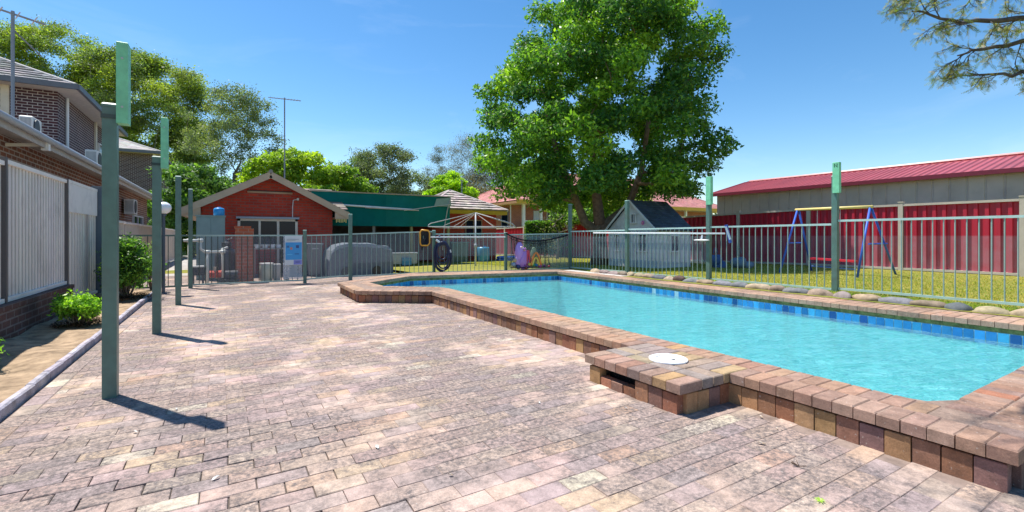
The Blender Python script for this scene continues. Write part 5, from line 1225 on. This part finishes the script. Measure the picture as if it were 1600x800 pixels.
GG = [(.085,.11,.06),(.11,.14,.07),(.07,.09,.05),(.13,.15,.09)]
tree('grey_gum','grey green gum tree with leaning branches right of the antenna mast','tree',600,44,2.0,9.6,3.9,85,30000,.095,GG,(.16,.14,.13),.28,28,clump=(.4,.8),sparse=.45,shell=.1,group='grey trees along the skyline')
tree('grey_gum','short grey green tree above the green shade cloth','tree',562,46,1.0,8.6,3.2,55,30000,.10,[(.08,.13,.05),(.11,.17,.05)],(.16,.14,.13),.24,29,clump=(.6,1.2),sparse=.34,group='grey trees along the skyline')
tree('grey_gum','dull green tree behind the lime coloured round tree','tree',655,50,0,7.6,4.8,70,42000,.11,[(.09,.12,.055),(.12,.15,.06)],(.16,.14,.13),.26,30,clump=(.8,1.4),sparse=.32,group='grey trees along the skyline')
tree('grey_gum','low dull green tree filling the skyline left of the big tree','tree',715,60,0,7.4,6.5,80,50000,.14,[(.09,.12,.055),(.12,.15,.06)],(.16,.14,.13),.26,55,clump=(.8,1.5),sparse=.3,shell=.1,group='grey trees along the skyline')
tree('sheoak','feathery dark sheoak with a narrow pointed top above the small brick house','tree',684,52,3,10.9,1.3,26,12000,.10,[(.075,.085,.065),(.10,.11,.08)],(.16,.14,.13),.16,31,clump=(.4,.8),sparse=.35,shell=.1,group='feathery sheoaks left of the big tree',droop=1.5,aspect=.16)
tree('sheoak','tallest feathery grey sheoak just left of the big shade tree','tree',735,50,3,11.8,3.0,80,26000,.10,[(.10,.10,.085),(.13,.13,.10),(.08,.085,.07)],(.22,.19,.17),.2,32,clump=(.5,1.0),sparse=.35,shell=.1,group='feathery sheoaks left of the big tree',droop=1.5,aspect=.16)
tree('sheoak','brownish grey sheoak half behind the left edge of the big shade tree','tree',780,48,0,8.8,3.8,70,46000,.12,[(.10,.10,.07),(.13,.12,.08),(.085,.10,.06)],(.22,.19,.17),.22,33,clump=(.7,1.3),sparse=.33,shell=.1,group='feathery sheoaks left of the big tree',droop=1.0,aspect=.22)
tree('lime_tree','round bright lime green tree behind the small brick house roof','tree',702,36,.8,5.85,2.0,60,34000,.10,[(.20,.36,.02),(.28,.46,.025),(.14,.28,.02)],(.2,.17,.13),.16,34,mat=M_lime,clump=(.42,.6),sparse=.33,group='trees behind the small brick house')
tree('leafy_tree','green tree seen under the big crown left of its trunk','tree',905,26,.6,3.6,2.0,26,14000,.10,[(.16,.26,.03),(.22,.33,.04),(.08,.15,.03)],(.2,.16,.13),.14,35,clump=(.45,.8),sparse=.33,group='trees by the pink roofed house')
tree('leafy_tree','yellow green shrub tree seen beside the trunk of the big tree','tree',975,27,.3,4.2,1.9,26,13000,.10,[(.20,.26,.03),(.26,.30,.05),(.10,.16,.03)],(.2,.16,.13),.14,36,clump=(.45,.8),sparse=.33,group='trees by the pink roofed house')
tree('bare_shrub','spindly leafless shrub in front of the red fence by the toy net','shrub',871,24,.5,2.3,.9,16,260,.05,[(.12,.14,.05)],(.22,.20,.18),.07,37,clump=(.2,.4),sparse=.4,group='shrubs along the red fence',zb=-.05)
# distant belts that close the horizon
for k, (px, d, h, lab) in enumerate(((1090,70,4.2,'distant dark green tree seen between the playhouse and the shed'),(1040,66,5.5,'distant tree beyond the playhouse roof'),(1125,80,3.6,'distant small tree at the left end of the shed roof'))):
    tree('distant_tree',lab,'tree',px,d,0,h,3.0,16,5000,.22,[(.07,.12,.04),(.10,.16,.05)],(.15,.12,.1),.2,40+k,clump=(1.0,1.6),sparse=.3,group='distant trees on the horizon')

# hedges
def hedge(name, label, p0, p1, wid, z0, z1, n, size, cols, seed):
    rgn = np.random.default_rng(seed); a = Vector((*p0,0)); b = Vector((*p1,0)); u_ = (b-a).normalized(); w_ = Vector((-u_.y,u_.x,0)); L = (b-a).length
    t = thing(name, label, 'hedge', (p0[0],p0[1],z0))
    f = rgn.integers(0,5,n); s = rgn.uniform(0,1,n); v = rgn.uniform(-1,1,n); h = rgn.uniform(0,1,n)
    v = np.where(f==0,-1,np.where(f==1,1,v)); h = np.where(f==2,1,h); s = np.where(f==3,0,np.where(f==4,1,s))
    P = np.array(a)[None]+np.array(u_)[None]*(s*L)[:,None]+np.array(w_)[None]*(v*wid/2)[:,None]; P[:,2] = z0+(z1-z0)*h; P += rgn.normal(0,.035,(n,3))
    nr = rgn.normal(size=(n,3)); nr[:,2] += .5; nr /= np.linalg.norm(nr,axis=1)[:,None]; tt = rgn.normal(size=(n,3)); tt -= nr*(tt*nr).sum(1)[:,None]; tt /= np.linalg.norm(tt,axis=1)[:,None]; bb = np.cross(nr,tt)
    sz = size*rgn.uniform(.6,1.3,n)[:,None]; V = np.stack([P-tt*sz,P+bb*sz*.5,P+tt*sz,P-bb*sz*.5],1).reshape(-1,3)
    cc = np.array(cols)[rgn.integers(0,len(cols),n)]*rgn.uniform(.7,1.3,(n,1)); build_np('foliage', V, np.arange(4*n).reshape(n,4), cc.astype(np.float32), M_leaf, t)
    mb = MB(); m_ = (a+b)/2; mb.box(-L/2+.08,L/2-.08,-wid/2+.08,wid/2-.08,z0+.1,z1-.08,(.04,.05,.025)); ca, sa = u_.x, u_.y; mb.v = [(m_.x+x*ca-y*sa, m_.y+x*sa+y*ca, z) for x,y,z in mb.v]; mb.build('inner_branches', M_bark, t)
    mb = MB(); 
    for k in range(5): p = a.lerp(b,(k+.5)/5); mb.tube([(p.x,p.y,z0-1.2 if z0 > .6 else z0-.2),(p.x,p.y,z0+.3)], .035, 6, (.15,.12,.09))
    mb.build('stem', M_bark, t)
hedge('clipped_hedge','square clipped dark green hedge in front of the white porch',(14.6,22.3),(15.9,20.9),1.0,.15,1.95,9000,.06,[(.05,.14,.02),(.08,.20,.03),(.035,.10,.02),(.15,.24,.03)],51)
hedge('bright_hedge','bright yellow green hedge above the red fence right of the playhouse',(23.6,21.6),(29.0,18.6),1.6,.3,2.35,12000,.10,[(.22,.36,.03),(.30,.44,.04),(.15,.27,.03)],52)

# garden shrubs on the left
def shrub(label, x, y, z, R, n, size, cols, seed, stems=5, stemh=.25, ncl=12):
    rg = random.Random(seed); t = thing('garden_shrub', label, 'shrub', (x,y,z), 'shrubs in the left garden bed')
    cen = []; rad = []
    for k in range(ncl):
        th = rg.uniform(0,2*PI); q = rg.random()**.5; f = rg.random()
        cen.append((x+math.cos(th)*q*R[0]*.7, y+math.sin(th)*q*R[1]*.7, z+stemh+R[2]*2*(.15+.75*f)*(1-.25*q))); s = min(R)*rg.uniform(.32,.5); rad.append((s*1.1,s*1.1,s))
    mb = MB()
    for k in range(ncl):
        c = Vector(cen[k]); b = Vector((x+rg.uniform(-.04,.04), y+rg.uniform(-.04,.04), z-.03)); m = b.lerp(c,.5)+Vector((rg.uniform(-.05,.05),rg.uniform(-.05,.05),-.03)); mb.tube([b,m,c], [.014,.010,.005], 6, (.22,.17,.13))
    mb.build('stems', M_bark, t, smooth=True)
    leaves(cen, rad, n, size, cols, seed, t, name='foliage', aspect=.45, shell=.3)
SG = [(.10,.24,.02),(.16,.32,.03),(.22,.38,.04),(.06,.16,.02)]
shrub('low bright green shrub in the middle of the left garden bed', -1.66, 8.15, .04, (.30,.34,.14), 5200, .026, SG, 61, stemh=.12, ncl=16)
shrub('tall glossy dark green shrub at the far end of the garden bed', -1.62, 11.2, .04, (.40,.5,.52), 9500, .032, [(.05,.13,.02),(.09,.20,.03),(.16,.30,.04),(.035,.09,.02)], 62, stemh=.15, ncl=30)
shrub('small green shrub at the left edge of the picture', -1.93, 5.75, .05, (.26,.26,.12), 3000, .026, SG, 63, stemh=.05, ncl=12)
shrub('wispy narrow shrub behind the globe lamp', -1.35, 12.3, .03, (.18,.2,.42), 1500, .028, [(.10,.22,.03),(.16,.28,.05)], 64, stemh=.1, ncl=12)
# mulch under the shrubs
def mulch(x, y, r, n, seed):
    rgn = np.random.default_rng(seed); a = rgn.uniform(0,2*PI,n); q = np.sqrt(rgn.uniform(0,1,n))*r; P = np.stack([x+np.cos(a)*q*.9, y+np.sin(a)*q*1.3, .05+rgn.uniform(0,.035,n)],1)
    t = rgn.normal(size=(n,3)); t[:,2]*=.3; t /= np.linalg.norm(t,axis=1)[:,None]; b = np.cross(t, np.array([0,0,1.]))*.25; s = rgn.uniform(.012,.03,n)[:,None]
    V = np.stack([P-t*s,P+b*s,P+t*s,P-b*s],1).reshape(-1,3); cc = np.array([(.10,.065,.045),(.16,.11,.07),(.07,.05,.04)])[rgn.integers(0,3,n)]
    return V, cc
Vs, Cs = [], []
for x, y, r, n, s in ((-1.66,8.2,.30,1500,1),(-1.62,11.2,.5,3500,2),(-1.9,10.2,.25,500,3),(-1.9,5.8,.2,500,4)):
    V, c = mulch(x,y,r,n,s); Vs.append(V); Cs.append(c)
V = np.concatenate(Vs); tag(build_np('bark_mulch', V, np.arange(len(V)).reshape(-1,4), np.concatenate(Cs).astype(np.float32), M_soil), 'dark bark mulch scattered under the garden shrubs', 'mulch', kind='stuff')

# overhanging feathery tree entering from the upper right
jt = thing('feathery_tree', 'overhanging tree with thin twigs and feathery leaves at the upper right', 'tree', (14.2,-1.5,.2))
rg = random.Random(77)
TJ = Vector((14.2,-1.5,.15))
mb = MB(); NOD = []; tips = []
def grow(p, d, L, r, lev):
    n = max(3, int(L/.22)); pts = [p]; q = Vector(p); dd = Vector(d).normalized()
    for i in range(n):
        dd = (dd+Vector((rg.uniform(-1,1),rg.uniform(-1,1),rg.uniform(-1,1)))*.20).normalized(); q = q+dd*L/n; pts.append(q.copy())
    rr = [r*(1-.6*i/n) for i in range(n+1)]; mb.tube(pts, rr, 8 if r > .04 else 5, J((.10,.085,.08),.15))
    if lev == 0: tips.append((pts[-1], dd)); tips.append((pts[-2], dd)); return
    k = 3 if lev > 1 else 4
    for j in range(k):
        i = int(n*(.35+.65*(j+rg.random())/k)); i = min(i, n); side = Vector((rg.uniform(-1,1),rg.uniform(-1,1),rg.uniform(-.75,.5)))
        grow(pts[i], dd*.8+side*.75, L*rg.uniform(.5,.68), rr[i]*.62, lev-1)
top = TJ+Vector((-.1,.1,4.6)); mb.tube([TJ, TJ+Vector((.05,0,1.5)), TJ+Vector((-.05,.05,3.0)), top], [.26,.21,.19,.16], 12, (.13,.11,.10))
for d, L in (((.8,.5,.5),2.6),((.6,-.8,.5),2.6),((-.9,-.3,.6),3)): grow(top, d, L, .085, 3)
def twig(p, d, L, r, lev):
    n = 6; q = Vector(p); dd = Vector(d).normalized(); pts = [q.copy()]; cv = Vector((rg.uniform(-1,1),rg.uniform(-1,1),rg.uniform(-1,.6)))*.22
    for i in range(n): dd = (dd+cv*.5+Vector((rg.uniform(-1,1),rg.uniform(-1,1),rg.uniform(-1,1)))*.12).normalized(); q = q+dd*L/n; pts.append(q.copy())
    mb.tube(pts, [r*(1-.6*i/n) for i in range(n+1)], 4, J((.10,.085,.08),.15))
    if lev == 0:
        for i in (2,4,6): tips.append((pts[i], dd))
        return
    for i in (2,3,4,5,6): twig(pts[i], dd*.7+Vector((rg.uniform(-1,1),rg.uniform(-1,1),rg.uniform(-.8,.6)))*.8, L*rg.uniform(.4,.6), r*.6, lev-1)
def bough(path, r0, r1, nt_, L=.55, lev=2):
    P = [Vector(p) for p in path]; pts = []
    for a, b in zip(P[:-1], P[1:]):
        for i in range(5): pts.append(a.lerp(b, i/5)+Vector((rg.uniform(-1,1),rg.uniform(-1,1),rg.uniform(-1,1)))*.03)
    pts.append(P[-1]); m = len(pts); mb.tube(pts, [r0+(r1-r0)*i/(m-1) for i in range(m)], 7, (.11,.09,.085))
    dd = (P[-1]-P[-2]).normalized()
    for k in range(nt_):
        i = int(m*(.40+.58*k/nt_)); twig(pts[min(i,m-1)], dd*.7+Vector((rg.uniform(-1,1),rg.uniform(-1,1),rg.uniform(-.8,.5)))*.8, L*rg.uniform(.6,1.1), .011, lev)
tt = tuple(top)
bough([tt,(13.0,.4,5.5),(11.9,2.3,5.0),(10.9,2.9,4.9),(10.05,3.3,5.05)], .09, .012, 13, .55)
bough([tt,(13.2,.2,5.2),(12.1,2.1,4.6),(11.2,2.7,4.45),(10.75,2.9,4.3)], .08, .012, 9, .42)
bough([tt,(13.3,.2,4.9),(12.2,2.0,4.15),(11.5,2.4,3.95),(10.9,2.8,4.0)], .08, .010, 8, .42)
bough([tt,(13.0,.5,5.9),(11.8,2.5,5.7),(10.6,3.1,5.6),(9.95,3.5,5.35)], .08, .012, 10, .5)
bough([tt,(11.5,.2,5.6),(8.6,2.6,5.6),(5.4,2.9,5.5),(2.6,2.8,5.5),(1.3,2.5,5.4)], .09, .015, 9, .6, 1)
mb.build('trunk', M_bark, jt, smooth=True)
# feathery leaves: each a rachis with rows of tiny leaflets
rgn = np.random.default_rng(8); VV = []; CC = []
for p, d in tips:
    if rgn.random() < .15: continue
    for _ in range(1):
        ax = np.array(d)+rgn.normal(0,.6,3); ax[2] -= .25; ax /= np.linalg.norm(ax); L = rgn.uniform(.06,.15); sd = np.cross(ax, rgn.normal(size=3)); sd /= np.linalg.norm(sd); m = 6
        col = np.array([(.10,.16,.03),(.20,.22,.03),(.07,.12,.04),(.28,.24,.05)][rgn.integers(0,4)])*rgn.uniform(.7,1.2)
        for i in range(m):
            c = np.array(p)+ax*L*(i+1)/m
            for s in (-1,1):
                e_ = c+sd*s*.030*(1-abs(i/m-.4))+ax*.004; w = ax*.0035; VV += [c-w, e_-w*.4, e_+w*.4, c+w]; CC.append(col)
VV = np.array(VV); build_np('feathery_leaves', VV, np.arange(len(VV)).reshape(-1,4), np.array(CC, dtype=np.float32), M_leaf, jt)

# ------------------------------------------------------------------ litter on the paving
spots = [(-.48,3.62),(-.30,3.95),(-.05,2.72),(.72,2.65),(.95,2.15),(1.45,3.0),(1.9,2.75),(2.35,2.35),(2.62,1.55),(2.9,1.62),(3.0,1.78),(1.7,4.4),(2.6,5.6),(2.75,5.5),(-.85,3.9)]
desc = ['beside the nearest post','left of the nearest post shadow','past the tip of the nearest post shadow','in the middle foreground','in the near middle of the paving','on the open paving left of the skimmer block','just left of the skimmer block','at the foot of the skimmer block','on the paving right of the skimmer block','in the shade beside the skimmer block','against the skimmer block corner','on the mid paving','beside the pool riser midway','near the pool riser midway','near the garden kerb']
for k, ((x, y), ds) in enumerate(zip(spots, desc)):
    a = random.uniform(0,PI); l = random.uniform(.012,.026); mb = MB(); ca, sa = math.cos(a), math.sin(a)
    P = [(-l,0,.004),(-l*.3,l*.45,.010),(l*.6,l*.35,.014),(l,0,.008),(l*.3,-l*.4,.012),(-l*.5,-l*.3,.006)]
    mb.poly([(x+px_*ca-py_*sa, y+px_*sa+py_*ca, pz+.003) for px_,py_,pz in P], random.choice([(.75,.72,.66),(.5,.38,.25),(.8,.78,.74)])); mb.poly([(x+px_*ca-py_*sa, y+px_*sa+py_*ca, pz+.001) for px_,py_,pz in P][::-1], (.5,.45,.4))
    tag(mb.build('dry_leaf', M_cloth, loc=(x,y,0)), f'pale dry leaf flake {ds}', 'leaf', 'dry leaf flakes on the paving')
wd = thing('weed', 'tiny bright green weed between pavers at the bottom right', 'weed', (2.28,1.08,0))
mb = MB()
for k in range(8):
    a = k*.8; mb.poly([(2.28,1.08,.002),(2.28+.013*math.cos(a-.3),1.08+.013*math.sin(a-.3),.012),(2.28+.026*math.cos(a),1.08+.026*math.sin(a),.010),(2.28+.013*math.cos(a+.3),1.08+.013*math.sin(a+.3),.012)], (.25,.48,.03))
mb.build('leaves', M_leaf, wd)
mb = MB()
for k in range(6): a = random.uniform(0,6.3); mb.tube([(2.53+.0*k,1.30,.004),(2.53+.035*math.cos(a),1.30+.035*math.sin(a),.018)], .002, 4, (.10,.06,.04))
tag(mb.build('dry_twig', M_bark, loc=(2.53,1.30,0)), 'small dark dry twig tuft on the pavers above the green weed', 'twig')
